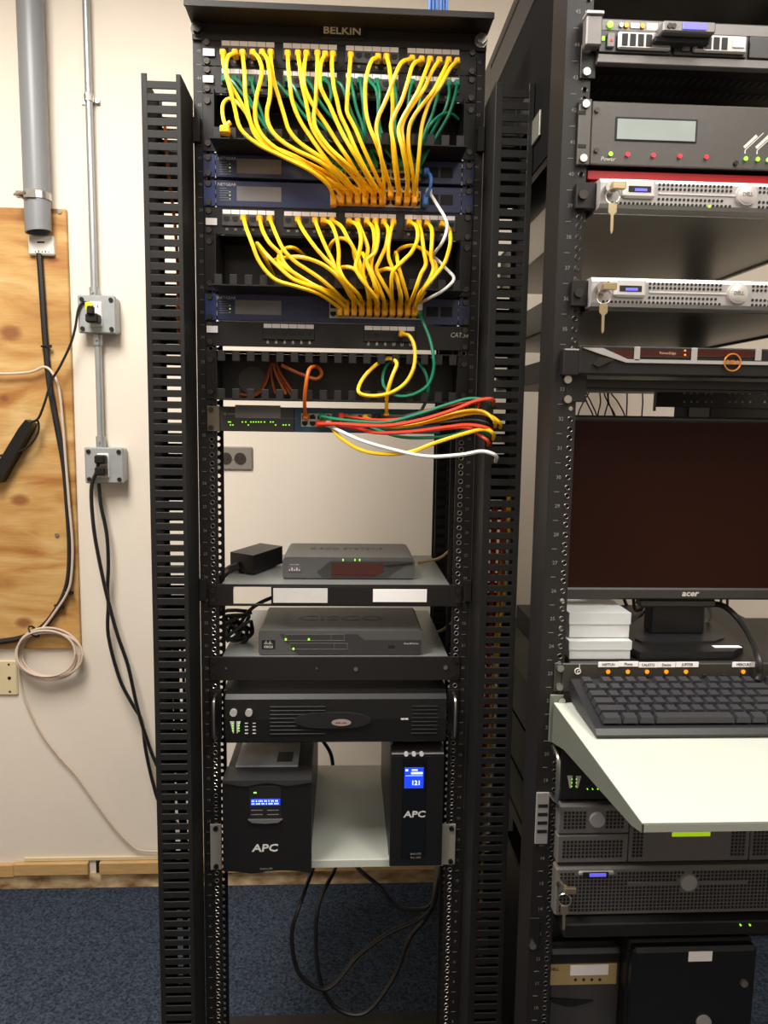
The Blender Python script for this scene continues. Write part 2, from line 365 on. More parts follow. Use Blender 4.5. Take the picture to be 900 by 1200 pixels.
for i in range(7):
    rx = .086+.006*random.uniform(-1, 1.5); rz = .072+.005*random.uniform(-1, 1.5); ox, oz = random.uniform(-.006, .006), random.uniform(-.006, .006); y = WY-.02-.005*i
    pts = [(cc.x+ox+rx*math.cos(t*math.pi/9), y+.003*math.sin(t), cc.z+oz+rz*math.sin(t*math.pi/9)) for t in range(19)]
    MB().tube(pts, .0034, 7, 2).build('turn', M_beigec, coil, smooth=True)
c = at(40, 740, WY-.03); MB().ring((c.x, WY-.032, c.z), (1, 0, .8), .02, .0025, 10, 5).build('cable_tie', M_dark, coil)
MB().tube([at(x, y, WY-.012) for x, y in ((22, 770), (24, 800), (33, 828), (48, 858), (68, 885), (88, 907), (108, 935), (130, 965), (148, 985), (163, 996), (187, 998), (230, 1000))], .003, 7, 5).build('tail', M_beigec, coil, smooth=True)
# thin conduit with strap, boxes
cx = at(109, 300, WY-.025).x; cY = WY-.022
b1a, b1b = at(90, 345, WY-.055), at(136, 391, WY-.055); b2a, b2b = at(98, 524, WY-.055), at(145, 567, WY-.055)
cx1 = at(100, 60, cY).x
con = thing('upper_conduit', 'thin galvanised conduit from the ceiling down to the upper outlet box', 'conduit', (cx, cY, b1a.z))
MB().cyl((cx, cY, b1a.z), (cx, cY, CEIL), .0095, 14).build('tube', M_conduit, con, smooth=True)
MB().cyl((cx, cY, b1a.z), (cx, cY, b1a.z+.024), .0135, 12).cyl((cx, cY, b1a.z+.01), (cx, cY-.018, b1a.z+.01), .003, 8).build('coupling', M_conduit, con, smooth=True)
z = at(102, 115, cY).z
MB().cbox(cx-.026, cx+.024, WY-.004, WY, z-.01, z+.008, .001).cyl((cx, cY, z-.009), (cx, cY, z+.009), .0125, 12).cyl((cx+.018, WY-.012, z-.002), (cx+.018, WY, z-.002), .006, 8).build('strap', M_steel, con)
con2 = thing('lower_conduit', 'short galvanised conduit joining the two outlet boxes', 'conduit', (cx+.006, cY, b2a.z))
MB().cyl((cx+.006, cY, b2a.z), (cx+.006, cY, b1b.z), .0095, 14).build('tube', M_conduit, con2, smooth=True)
for z0, z1 in ((b2a.z, b2a.z+.03), (b1b.z-.03, b1b.z)): MB().cyl((cx+.006, cY, z0), (cx+.006, cY, z1), .0135, 12).cyl((cx+.006, cY, (z0+z1)/2), (cx+.006, cY-.019, (z0+z1)/2), .003, 8).build('coupling', M_conduit, con2, smooth=True)
def outlet_box(a, b, label):
    rt = thing('outlet_box', label, 'outlet', ((a.x+b.x)/2, WY, b.z), 'outlet boxes on the wall')
    bx('body', M_boxgrey, rt, a.x+.002, b.x-.002, WY-.045, WY, b.z+.002, a.z-.002, c=.005)
    bx('cover', M_boxgrey, rt, a.x, b.x, WY-.052, WY-.044, b.z, a.z, c=.004)
    for sx in (a.x+.012, b.x-.012):
        for sz in (a.z-.012, b.z+.012): MB().cyl((sx, WY-.056, sz), (sx, WY-.051, sz), .006, 10).box(sx-.005, sx+.005, WY-.0566, WY-.0558, sz-.0007, sz+.0007).build('screw', M_screw, rt)
    mx = (a.x+b.x)/2-.002; mz = (a.z+b.z)/2
    bx('receptacle', M_white, rt, mx-.0165, mx+.0165, WY-.057, WY-.05, mz-.034, mz+.034, c=.003)
    for dz in (.02, -.016):
        for dx in (-.006, .006): bx('slot', M_hole, rt, mx+dx-.001, mx+dx+.001, WY-.0575, WY-.0568, mz+dz-.004, mz+dz+.004, c=.0003)
    return rt, mx, mz
rt, mx, mz = outlet_box(b1a, b1b, 'upper grey outlet box with one black plug and a yellow tag')
pl = thing('power_adapter', 'black inline power adapter whose cord plugs into the upper outlet box', 'power adapter', at(20, 525, WY-.04))
MB().cbox(mx-.018, mx+.016, WY-.09, WY-.057, mz-.026, mz-.002, .004).cbox(mx-.01, mx+.008, WY-.1, WY-.085, mz-.006, mz+.016, .003).build('plug', M_dark, pl)
bx('tag', mat('yellow_tag', (240, 215, 30), .6), pl, mx-.016, mx+.004, WY-.0925, WY-.0905, mz+.006, mz+.026, c=.0008)
MB().tube([(mx-.002, WY-.095, mz+.012)]+[at(x, y, WY-.06) for x, y in ((99, 354), (92, 362), (88, 385), (82, 405), (70, 430), (60, 447), (53, 470), (45, 490), (36, 495))], .0035, 8).build('cord', M_blackc, pl, smooth=True)
MB().tube([at(x, y, WY-.05) for x, y in ((36, 495), (44, 493), (45, 505), (38, 518), (25, 528), (0, 534), (-30, 540))], .003, 8).build('output_cord', M_blackc, pl, smooth=True)
p0, p1 = at(36, 494, WY-.04), at(-4, 562, WY-.04); d = (p1-p0).normalized(); nn = Vector((-d.z, 0, d.x))
k = MB(); k.prism([((p0+nn*.010).x, (p0+nn*.010).z), ((p0+nn*.014+d*.03).x, (p0+nn*.014+d*.03).z), ((p1+nn*.016).x, (p1+nn*.016).z), ((p1-nn*.016).x, (p1-nn*.016).z), ((p0-nn*.014+d*.03).x, (p0-nn*.014+d*.03).z), ((p0-nn*.010).x, (p0-nn*.010).z)], 'y', WY-.055, WY-.016)
k.build('brick', M_dark, pl)
rt, mx, mz = outlet_box(b2a, b2b, 'lower grey outlet box with two black plugs')
for i, (dz, pts, lb) in enumerate(((.018, ((115, 552), (118, 590), (125, 625), (127, 660), (126, 690), (127, 708), (127, 745), (140, 795), (155, 825), (166, 845), (171, 880), (180, 920), (190, 945), (225, 985)), 'black power cord from the top socket of the lower outlet box'),
                               (-.014, ((112, 556), (107, 575), (110, 620), (118, 665), (127, 705), (138, 745), (150, 780), (160, 825), (170, 860), (188, 905), (225, 960)), 'black power cord from the bottom socket of the lower outlet box'))):
    root = thing('power_cable', lb, 'cable', (mx, WY-.06, mz-.2))
    MB().cbox(mx-.015, mx+.014, WY-.085, WY-.0575, mz+dz-.012, mz+dz+.012, .004).build('plug', M_dark, root)
    MB().tube([(mx-.006, WY-.075, mz+dz)]+[at(x, y, WY-.045-.02*i-.0) for x, y in pts], .0052, 8).build('cord', M_blackc, root, smooth=True)
root, a, b = plate('jack_plate', 'ivory jack plate on the wall under the plywood', 'wall plate', -14, 774, 21, 815, M_ivory, .008)
mx = (a.x+b.x)/2+.018; 
for z, r in (((a.z+b.z)/2, .005), (a.z-.012, .003), (b.z+.012, .003)): MB().cyl((mx, WY-.0092, z), (mx, WY-.0075, z), r, 10).build('jack' if r > .004 else 'screw', M_hole if r > .004 else M_screw, root)
def wall_outlet(x0, y0, x1, y1, label, m):
    root, a, b = plate('wall_outlet', label, 'outlet', x0, y0, x1, y1, m, .007); cxx, cz = (a.x+b.x)/2, (a.z+b.z)/2
    for dx in (-.02, .02):
        MB().cyl((cxx+dx, WY-.010, cz), (cxx+dx, WY-.0065, cz), .0165, 14).build('socket', mat('brown_socket', (48, 40, 34), .5) if m is M_pgrey2 else m, root)
        bx('slot', M_hole, root, cxx+dx-.007, cxx+dx-.005, WY-.0106, WY-.0098, cz-.005, cz+.005, c=.0003); bx('slot', M_hole, root, cxx+dx+.005, cxx+dx+.007, WY-.0106, WY-.0098, cz-.005, cz+.005, c=.0003)
    MB().cyl((cxx, WY-.0085, cz), (cxx, WY-.0065, cz), .003, 8).build('screw', M_steel, root)
M_pgrey2 = mat('steel_plate', (150, 146, 138), .4, .5)
wall_outlet(250, 523, 296, 551, 'steel duplex outlet plate on the wall beneath the green-lit switch', M_pgrey2)
wall_outlet(419, 898, 450, 917, 'ivory duplex outlet on the wall behind the white bottom shelf', M_ivory)
# ---------------------------------------------------------------- main rack
U = .04445
HW = .2575; HI = .2225; HX = .2326; RT_Z = zl(30)
rack = thing('open_rack', 'tall black two-post open rack holding the yellow-cabled patch panels', 'rack', (0, .04, 0))
hz = [z for n in range(1, 47) for z in (.08+(n-.8)*U+.00635, .08+(n-.8)*U+.02222, .08+(n-.8)*U+.0381) if z < RT_Z-.01]
rz = RT_Z
for s in (-1, 1):
    k = MB(); a, b = sorted((s*HI, s*HW))
    k.holed(a, b, 0, .003, hz, .02, rz, s*HX, .0042); k.holed(a, b, .073, .076, hz, .02, rz, s*HX, .0042)
    wa, wb = sorted((s*HW, s*(HW-.004))); k.box(wa, wb, .003, .073, .02, rz)
    up = k.build('upright', M_rack, rack)
    k = MB()
    for z in hz: k.ring((s*HX, -.0004, z), (0, 1, 0), .0041, .0007, 10, 4)
    k.build('hole_rims', M_rim, up, kind='stuff')
    k = MB()
    for n in range(1, 46):
        z = .08+(n-.5)*U; tadd(k, str(n), .0075, (s*(HW-.0105), -.0002, z)); k.box(s*(HW-.0105)-.004, s*(HW-.0105)+.004, -.0005, 0, z-U/2-.0004, z-U/2+.0004)
    k.build('unit_numbers', M_printg, up, kind='stuff')
# top angle and feet
zt0 = zl(49)
k = MB(); k.cbox(-HW, HW, -.005, -.0005, zt0, rz+.002, .001); k.cbox(-HW-.002, HW+.002, -.062, -.0005, rz+.002, rz+.008, .001)
k.cbox(-HW-.002, HW+.002, -.064, -.060, rz-.001, rz+.010, .001); topb = k.build('top_angle', M_rack, rack)
MB().cbox(-HW, HW, .0765, .08, zt0, rz+.006, .001).cbox(-HW, HW, .0765, .13, rz+.002, rz+.006, .001).build('top_angle', M_rack, rack)
for s in (-1, 1):
    zz = (zt0+rz)/2+.004
    MB().cyl((s*(HW-.010), -.016, zz), (s*(HW-.010), -.005, zz), .0095, 6).cyl((s*(HW-.010), -.007, zz), (s*(HW-.010), -.0045, zz), .012, 14).build('bolt', M_screw if s < 0 else M_steel, topb)
c = at(401, 37, -.006); bx('name_plaque', M_dark, topb, c.x-.04, c.x+.04, -.0075, -.005, c.z-.014, c.z+.011, c=.001)
text('BELKIN', .0165, (c.x, -.008, c.z), topb, sx=1.25)
for y0, y1 in ((-.2, -.001), (.077, .25)):
    MB().cbox(-HW-.02, HW+.02, y0, y1, .0, .006, .001).cbox(-HW-.02, HW+.02, (y1-.006 if y0 < 0 else y0), (y1 if y0 < 0 else y0+.006), .006, .11, .001).build('base_angle', M_rack, rack)
# ---------------------------------------------------------------- finger ducts beside the uprights
def duct(name, label, xa, xb, ztop, s):
    root = thing(name, label, 'cable duct', ((xa+xb)/2, -.05, 0)); k = MB(); y0, y1 = -.1, .005
    lw, rw = (.0095, .0075) if s < 0 else (.013, .010)
    for (u0, u1) in ((xa, xa+lw), (xb-rw, xb)):
        k.cbox(u0, u1, y0, y0+.003, .0, ztop, .0008); k.cbox(u0, u1, y1-.003, y1, 0, ztop, .0008)
    k.box(xa, xa+.003, y0+.003, y1-.003, 0, ztop); k.box(xb-.003, xb, y0+.003, y1-.003, 0, ztop)
    k.build('frame', M_duct, root)
    P = .0191; me, _ = MB().cbox(xa+lw-.001, xb-rw+.001, 0, .0026, 0, P-.0068, .0006).mesh('slat', M_duct); me2, _ = MB().cbox(xa+lw-.001, xb-rw+.001, 0, .0026, 0, P-.0085, .0006).mesh('slat', M_duct)
    z = ztop-.008-P/2
    i = 0
    while z > .02:
        put(me, 'slat', ((xa+xb)/2+(lw-rw)/2, y0+.0015, z), root); put(me2, 'slat', ((xa+xb)/2+(lw-rw)/2, y1-.0015, z+.002), root); z -= P
    for yy in (155, 690):
        zc = zl(yy); a, b = sorted((s*(HW+.0005), s*(HW-.013)))
        MB().cbox(min(a, b), max(a, b), -.012, -.001, zc-.021, zc+.021, .001).build('mounting_clip', M_rack, root)
    return root
dl = duct('finger_duct', 'black slotted cable duct left of the yellow-cabled rack', -.3225, -.2590, at(190, 86, -.1).z, -1)
dr = duct('finger_duct', 'black slotted cable duct between the two racks with coloured cables inside', .2590, .3250, zl(96, -.1, 590), 1)
# rear duct behind the right upright
rd = thing('rear_duct', 'short black slotted duct behind the right upright', 'cable duct', (.25, .2, .6)); k = MB()
x0 = at(509, 640, .25).x; zlo, zhi = .9, 1.62
k.box(x0, x0+.003, .246, .25, zlo, zhi); k.box(x0, x0+.07, .3, .303, zlo, zhi); k.box(x0+.025, x0+.07, .246, .25, zlo, zhi); k.build('frame', M_duct, rd)
me, _ = MB().cbox(0, .024, 0, .003, 0, .0125, .0005).mesh('slat', M_duct); z = zlo
while z < zhi: put(me, 'slat', (x0+.014, .248, z), rd); z += .0215
MB().box(x0+.004, x0+.07, .29, .296, zlo+.1, zhi).build('rear_slat_panel', M_duct, rd)
# cables in the ducts
random.seed(11)
def bundle_in_duct(xc, m, label, z0, z1, x0o, x1o, name='duct_cable', grp=None, y=-.05):
    n = 7; pts = [(xc+x0o+(x1o-x0o)*(i/(n-1))+random.uniform(-.004, .004), y+random.uniform(-.008, .008), z1+(z0-z1)*i/(n-1)) for i in range(n)]
    root = thing(name, label, 'cable', pts[-1], grp); MB().tube(pts, .0031, 6, 5).build('cord', m, root, smooth=True)
for i in range(4): bundle_in_duct(.29, M_red, 'red cable running down inside the duct between the racks', .05, 1.28, .018-.006*i, -.02+.002*i, grp='red cables inside the right duct', y=-.06+.008*i)
for i in range(2): bundle_in_duct(.292, M_yellow, 'yellow cable running down inside the duct between the racks', .5, 1.3, .024-.004*i, -.012, grp='yellow cables inside the right duct', y=-.07+.01*i)
bundle_in_duct(.292, M_whitec, 'white cable running down inside the duct between the racks', .6, 1.22, .02, -.005, y=-.075)
bundle_in_duct(-.29, M_orange, 'orange cable running down inside the left duct', 1.4, 1.93, -.01, .02, y=-.03)
for i in range(5): bundle_in_duct(-.289, M_blackc, 'black cable running down inside the left duct', .05, 1.05, -.012+.005*i, .014-.006*i, grp='black cables inside the left duct', y=-.05+.006*i)
# blue cables above the top angle
for i, (xa, xb) in enumerate(((503, 498), (507, 504), (511, 509), (516, 515), (519, 521), (523, 525))):
    tubething('ceiling_cable', 'blue cable dropping from the ceiling behind the rack top', 'cable', [at(xb, -160, .11+.004*i), at(xa, -30, .10+.004*i), at(xa, 12, .1+.004*i), at(xa-2, 70, .095+.004*i), at(xa-4, 110, .09+.004*i)], .0034, M_bluec, 'blue cables dropping behind the rack top')
# ---------------------------------------------------------------- rack-mounted panels
PW = .2413
def screws(root, z0, z1, y=-.003, xc=0., m=M_screw, four=True):
    for s in (-1, 1):
        for z in ((z0+.007, z1-.007) if four else ((z0+z1)/2,)):
            MB().cyl((xc+s*HX, y-.003, z), (xc+s*HX, y, z), .0052, 10, .006).box(xc+s*HX-.0035, xc+s*HX+.0035, y-.0034, y-.0028, z-.0006, z+.0006).build('screw', m, root)
PORT_ME = {}
def shared(key, fn, m):
    if key not in PORT_ME: PORT_ME[key] = fn().mesh(key, m)[0]
    return PORT_ME[key]
def port_mesh(): return MB().prism([(-.0052, -.0042), (.0052, -.0042), (.0052, .0022), (.0028, .0022), (.0028, .0042), (-.0028, .0042), (-.0028, .0022), (-.0052, .0022)], 'y', -.0008, .0008)
def port_mesh_dn(): return MB().prism([(-.0052, .0042), (.0052, .0042), (.0052, -.0022), (.0028, -.0022), (.0028, -.0042), (-.0028, -.0042), (-.0028, -.0022), (-.0052, -.0022)], 'y', -.0008, .0008)
def patch_panel(label, y0, y1, groups, lab_dy, tagpos=None, block=M_pgrey, lh=.0038):
    z1, z0 = zl(y0), zl(y1); root = thing('patch_bay', label, 'patch panel', (0, 0, z0), None)
    bx('faceplate', M_black, root, -PW, PW, -.003, -.0002, z0, z1, c=.0008); bx('rear_body', M_black, root, -.21, .21, 0, .03, z0+.004, z1-.004)
    screws(root, z0, z1)
    lz = z1-.008 if lab_dy is None else z1-lab_dy
    for (xa, xb, n) in groups:
        wd = (xb-xa)/n; me = shared('label_%.4f_%.4f' % (wd, lh), lambda: MB().cbox(-wd/2+.0004, wd/2-.0004, -.0006, .0006, -lh, lh, .0003), M_paper)
        bl = bx('port_block', block, root, xa-.001, xb+.001, -.0065, -.003, lz-.0245, lz-.0045, c=.0008)
        for i in range(n):
            put(me, 'port_label', (xa+wd*(i+.5), -.0042, lz), root)
            put(shared('port', port_mesh_dn, M_hole), 'port', (xa+wd*(i+.5), -.0066, lz-.0125), bl)
        k = MB()
        for i in range(n): k.box(xa+wd*(i+.35), xa+wd*(i+.65), -.0035, -.003, lz-.0315, lz-.0275)
        k.build('port_numbers', M_printg, root, kind='stuff')
    if tagpos:
        c = at(*tagpos, -.004); bx('sticker', M_paper, root, c.x-.011, c.x+.011, -.0062, -.0058, c.z-.006, c.z+.006, c=.0002)
    return root, z0, z1
def G(list4, y):
    return [(at(a, y, 0).x, at(b, y, 0).x, n) for a, b, n in list4]
pp1, z0, z1 = patch_panel('topmost patch panel with a bright white label strip and yellow plugs', 46, 78, G([(260, 322, 6), (332, 395, 6), (405, 467, 6), (477, 538, 6)], 62), .0075, lh=.0055)
c = at(245, 62, -.004); bx('sticker', M_paper, pp1, c.x-.010, c.x+.010, -.0072, -.0066, c.z-.006, c.z+.006, c=.0002)
pp2, z0, z1 = patch_panel('second patch panel from the top, with green plugs', 78.5, 110, G([(260, 322, 6), (332, 395, 6), (405, 467, 6), (477, 538, 6)], 92), .0075)
c = at(245, 93, -.004); bx('sticker', M_paper, pp2, c.x-.010, c.x+.008, -.0072, -.0066, c.z-.006, c.z+.005, c=.0002)
pp3, z0, z1 = patch_panel('patch panel with spaced yellow plugs between the blue switches', 243, 275, G([(261, 322, 6), (333, 394, 6), (404, 464, 6), (474, 533, 6)], 255), .0080)
c = at(248, 260, -.004); bx('sticker', M_paper, pp3, c.x-.010, c.x+.010, -.0072, -.0066, c.z-.006, c.z+.006, c=.0002)
pp4, z0, z1 = patch_panel('mostly empty dark patch panel printed CAT.5e with twelve ports', 376.5, 405.5, G([(309, 368, 6), (427, 486, 6)], 385), .0065, None, M_black)
c = at(249, 386, -.004); bx('sticker', M_paper, pp4, c.x-.010, c.x+.010, -.0072, -.0066, c.z-.006, c.z+.006, c=.0002)
c = at(540, 393, -.004); text('CAT.5e', .0125, (c.x-.002, -.0034, c.z), pp4, shear=.2, sx=.85)
for (xa, xb, n), base in zip(G([(309, 368, 6), (427, 486, 6)], 385), (1, 7)):
    k = MB()
    for i in range(n): tadd(k, str(base+i), .0075, (xa+(xb-xa)/n*(i+.5), -.0036, zl(399)))
    k.build('port_digits', M_print, pp4, kind='stuff')
# ---------------------------------------------------------------- finger managers
def manager(label, y0, y1, top=True, hole=None, deep=.07, yb=.07):
    z1, z0 = zl(y0), zl(y1); root = thing('cable_manager', label, 'cable manager', (0, 0, z0))
    xs = .2185
    bx('back_plate', M_black, root, -xs, xs, yb+.0003, yb+.002, z0+.002, z1-.002, c=.0005)
    for s in (-1, 1):
        bx('end_plate', M_black, root, min(s*xs, s*(xs-.002)), max(s*xs, s*(xs-.002)), -.03, yb, z0+.003, z1-.003, c=.0005)
        bx('ear', M_black, root, min(s*xs, s*PW), max(s*xs, s*PW), -.003, -.0003, z0+.002, z1-.002, c=.0006)
    t = bx('bottom_tray', M_black, root, -xs, xs, -deep, yb, z0+.001, z0+.003, c=.0005)
    bx('top_plate', M_black, root, -xs, xs, -.004, yb, z1-.0045, z1-.0032, c=.0004)
    n = 17; me = shared('finger', lambda: MB().cbox(-.007, .007, -.0015, .0015, -.009, .009, .001), M_black)
    for i in range(n): put(me, 'finger', (-xs+.012+i*(2*xs-.024)/(n-1), -deep+.0015, z0+.011), t)
    if top:
        t2 = bx('top_tray', M_black, root, -xs, xs, -.045, -.003, z1-.003, z1-.001, c=.0005)
        for i in range(n): put(me, 'finger', (-xs+.012+i*(2*xs-.024)/(n-1), -.0435, z1-.011), t2)
    screws(root, z0+.008, z1-.008)
    return root, z0, z1
manager('black finger cable manager below the green-plugged patch panel', 109, 179.5, False)
manager('black finger cable manager behind the lower yellow bundle', 273.5, 342.5, False)
m3, z0, z1 = manager('black finger cable manager holding a loop of orange fibre', 412, 469, True, deep=.05, yb=.03)
c = at(296, 446, .03); MB().cyl((c.x, .0285, c.z), (c.x, .0301, c.z), .026, 24).build('access_hole_cover', mat('plain_grey_disc', (66, 64, 62), .6), m3)  # flat grey disc on the manager's back plate
# ---------------------------------------------------------------- blue switches
def blue_switch(label, y0, y1, px=(388, 492), sticker=(278, 330)):
    z1, z0 = zl(y0), zl(y1); h = z1-z0; ym = (y0+y1)/2
    root = thing('network_switch', label, 'switch', (0, 0, z0), 'blue network switches')
    bx('chassis', M_blue, root, -.2195, .2195, -.006, .22, z0+.0008, z1-.0008, c=.001)
    for s in (-1, 1): bx('ear', M_blue2 if s < 0 else M_blue, root, min(s*.2205, s*PW), max(s*.2205, s*PW), -.0045, -.0003, z0+.001, z1-.001, c=.0006)
    screws(root, z0, z1, -.0045)
    mid = (z0+z1)/2
    c = at(265, ym, -.006); text('NETGEAR', .0068, (at(266, ym, -.006).x, -.0062, z1-.008), root, sx=1.1)
    k = MB()
    for i in range(6): k.box(at(258, ym, 0).x, at(258, ym, 0).x+.012+.004*((i*7) % 3), -.0064, -.006, z1-.015-.004*i, z1-.0138-.004*i)
    k.build('status_print', M_printg, root, kind='stuff')
    for i in range(3): bx('status_light', M_ledg if i == 1 else M_print, root, at(270, ym, 0).x-.0012, at(270, ym, 0).x+.0012, -.0066, -.0058, mid-.010+.006*i, mid-.008+.006*i, c=.0003)
    bx('sticker', M_blur, root, at(sticker[0], ym, 0).x, at(sticker[1], ym, 0).x, -.0063, -.0059, mid-.012, mid+.013, c=.0001)
    xa, xb = at(px[0]-1, ym, -.006).x, at(px[1]+1, ym, -.006).x
    bl = bx('port_block', M_port, root, xa, xb, -.0085, -.006, mid-.0155, mid+.0135, c=.0006)
    n = 12; wd = (xb-xa)/n
    for i in range(n):
        for r_, (dz, kk) in enumerate(((.006, 'sport_up'), (-.0085, 'sport_dn'))):
            put(shared(kk, port_mesh if r_ == 0 else port_mesh_dn, M_hole), 'port', (xa+wd*(i+.5), -.0088, mid+dz), bl)
    xm = at(507, ym, 0).x; xn = at(531, ym, 0).x
    bx('fibre_slot', M_hole, root, xm-.012, xm+.010, -.0066, -.0058, mid-.009, mid+.009, c=.0005); bx('fibre_slot', M_hole, root, xm+.014, xm+.036, -.0066, -.0058, mid-.009, mid+.009, c=.0005)
    bx('port_numbers', M_printg, root, xn+.01, xn+.022, -.0064, -.006, mid+.009, mid+.0098, c=.0001)
    return root, xa, wd, mid
sw1, *_ = blue_switch('upper of the two stacked blue switches, with few cables plugged', 181, 209)
sw2, xa2, wd2, mid2 = blue_switch('lower of the two stacked blue switches, full of yellow plugs', 211.5, 243)
sw3, xa3, wd3, mid3 = blue_switch('single blue switch above the CAT.5e patch panel', 344, 376, (387, 493), (276, 330))
# ---------------------------------------------------------------- green-lit switch
z1, z0 = zl(476), zl(505); mid = (z0+z1)/2
g = thing('access_switch', 'dark switch with rows of green lights and a teal port end', 'switch', (0, 0, z0))
xs = at(345, 490, 0).x; xe = at(516, 490, 0).x; xl = at(258, 490, 0).x
bx('chassis', M_tgrey2, g, xl, xs, -.004, .25, z0, z1, c=.001); bx('port_panel', M_navy, g, xs, xe, -.004, .25, z0, z1, c=.001)
bx('ear', mat('bronze_ear', (120, 112, 98), .4, .6), g, at(243, 490, 0).x, xl, -.006, -.0005, z0-.001, z1+.001, c=.001)
for z in (z0+.006, z1-.006): MB().cyl((-HX, -.009, z), (-HX, -.006, z), .005, 10).build('screw', M_screw, g)
bx('sticker', M_blur, g, at(276, 490, 0).x, at(329, 490, 0).x, -.0046, -.0039, mid+.002, z1+.003, c=.0001)
MB().cyl((at(264, 483, 0).x, -.0046, mid+.009), (at(264, 483, 0).x, -.004, mid+.009), .003, 10).box(at(267, 483, 0).x, at(276, 483, 0).x, -.0045, -.004, mid+.0075, mid+.0105).build('maker_mark', M_printg, g)
for row, xs_ in ((494.5, (268, 270, 284, 288, 294, 297, 300, 303, 306, 310, 317, 320)), (498, (270, 273, 291, 323, 332, 335, 339))):
    for x in xs_:
        c = at(x, row, -.004); put(shared('led', lambda: MB().cbox(-.0013, .0013, -.0006, .0006, -.0011, .0011, .0003), M_ledg), 'status_light', (c.x, -.0044, c.z), g)
k = MB()
for i in range(9): c = at(329+i*2.3, 490.5, 0); k.box(c.x-.0008, c.x+.0008, -.0043, -.004, c.z-.0006, c.z+.0006)
k.build('port_marks', M_printg, g, kind='stuff')
for (xa, xb) in ((353, 389), (399, 435), (447, 475)):
    a, b = at(xa, 490, 0).x, at(xb, 490, 0).x; n = max(2, round((b-a)/.0155)); bl = bx('port_block', M_port, g, a, b, -.0065, -.004, mid-.0125, mid+.0125, c=.0006)
    for i in range(n):
        for dz, kk, fn in ((.006, 'sport_up', port_mesh), (-.0065, 'sport_dn', port_mesh_dn)): put(shared(kk, fn, M_hole), 'port', (a+(b-a)/n*(i+.5), -.0068, mid+dz), bl)
# ---------------------------------------------------------------- shelves in the main rack
def shelf(label, ytop, lip_px, depth, m, frame=False, ears=False, surf=M_shelfg):
    z = zl(ytop); zb_ = zl(lip_px); root = thing('rack_shelf', label, 'shelf', (0, .1, zb_))
    bx('deck', surf, root, -.2175, .2175, .0, depth, z-.0025, z-.0005, c=.0005)
    for s in (-1, 1): bx('side_lip', surf, root, min(s*.2175, s*.2155), max(s*.2175, s*.2155), .004, depth*.9, zb_, z-.0025, c=.0005)
    return root, z, zb_
s1, z, zb_ = shelf('upper black rack shelf with an open front lip carrying two pale stickers', 684, 709, .32, M_shelfg)
k = MB(); k.cbox(-PW, PW, -.004, -.0004, z-.005, z, .0008).cbox(-PW, PW, -.004, -.0004, zb_-.001, zb_+.0035, .0008)
for s in (-1, 1): k.cbox(min(s*PW, s*.195), max(s*PW, s*.195), -.0039, -.0005, zb_, z-.004, .0008)
k.build('front_lip', M_rack, s1); screws(s1, zb_+.004, z-.004, -.004)
c0, c1 = at(330, 692, -.005), at(386, 692, -.005)
k = at(318, 692, 0).x, at(527, 692, 0).x
bx('label_holder', M_black, s1, k[0], k[1], -.0048, -.0041, zb_+.002, z-.004, c=.0003)
bx('sticker', M_blur2, s1, k[0]+.004, at(384, 692, 0).x, -.0056, -.0049, zb_+.006, z-.007, c=.0002)
bx('sticker', M_paper, s1, at(437, 692, 0).x, at(500, 692, 0).x, -.0056, -.0049, zb_+.008, z-.008, c=.0002)
Z1 = z
s2, z, zb_ = shelf('middle black rack shelf with a solid front lip under the larger router', 769, 797, .36, M_shelfg)
bx('front_lip', M_rack, s2, -PW, PW, -.004, -.0004, zb_, z, c=.0008); screws(s2, zb_, z, -.004); Z2 = z
for (x, y, r_) in ((417, 784, .0042), (522, 782, .0042), (371, 783, .0018), (265, 783, .002)):
    c = at(x, y, -.004); MB().cyl((c.x, -.0066, c.z), (c.x, -.0038, c.z), r_, 10).build('rivet', M_steel, s2)
s3, z, zb_ = shelf('pale bottom rack shelf between the two tower power units', 1009, 1018, .42, M_shelfw, surf=M_shelfw)
bx('front_lip', M_shelfw, s3, -.2175, .2175, -.003, -.0004, zb_, z, c=.0008); Z3 = z
for s, (xa, xb, ya, yb) in ((-1, (246, 260, 966, 1019)), (1, (518, 533, 966, 1013))):
    a, b = at(xa, ya, -.004), at(xb, yb, -.004); bx('ear', mat('pale_ear', (170, 167, 158), .45, .2), s3, a.x, b.x, -.005, -.0006, b.z, a.z, c=.0008)
    for zz in (a.z-.008, b.z+.008): MB().cyl((s*HX, -.0085, zz), (s*HX, -.005, zz), .005, 10).build('screw', M_screw, s3)
# ---------------------------------------------------------------- routers, power brick on the shelves
def bodyprism(poly_front, y0, y1, ins=0.): pass
# smaller router on the upper shelf
yf = .045; za = Z1+.002; zt_ = at(405, 653, yf).z; xa, xb = at(331, 662, yf).x, at(486, 662, yf).x; yb = atz(405, 637, zt_).y; h = zt_-za
r1 = thing('router', 'smaller grey router with a dark red window, on the upper shelf', 'router', ((xa+xb)/2, yf, za))
k = MB(); wv = xb-xa
k.prism([(xa, za+.003), (xa+.003, za), (xb-.003, za), (xb, za+.003), (xb, zt_-.008), (xb-.005, zt_-.001), (xb-.012, zt_), (xa+.012, zt_), (xa+.005, zt_-.001), (xa, zt_-.008)], 'y', yf, yb)
k.build('case', M_tgrey, r1)
k = MB(); q = lambda u, v: (xa+wv*u, za+h*v)
k.prism([q(.30, .06), q(.80, .06), q(.86, .36), q(.985, .82), q(.36, .82), q(.26, .30)], 'y', yf-.0012, yf); k.build('dark_facia', M_tgrey2, r1)
k = MB(); k.prism([q(.37, .06), q(.68, .06), q(.76, .3), q(.76, .74), q(.37, .74)], 'y', yf-.002, yf-.001); k.build('window', M_redwin, r1)
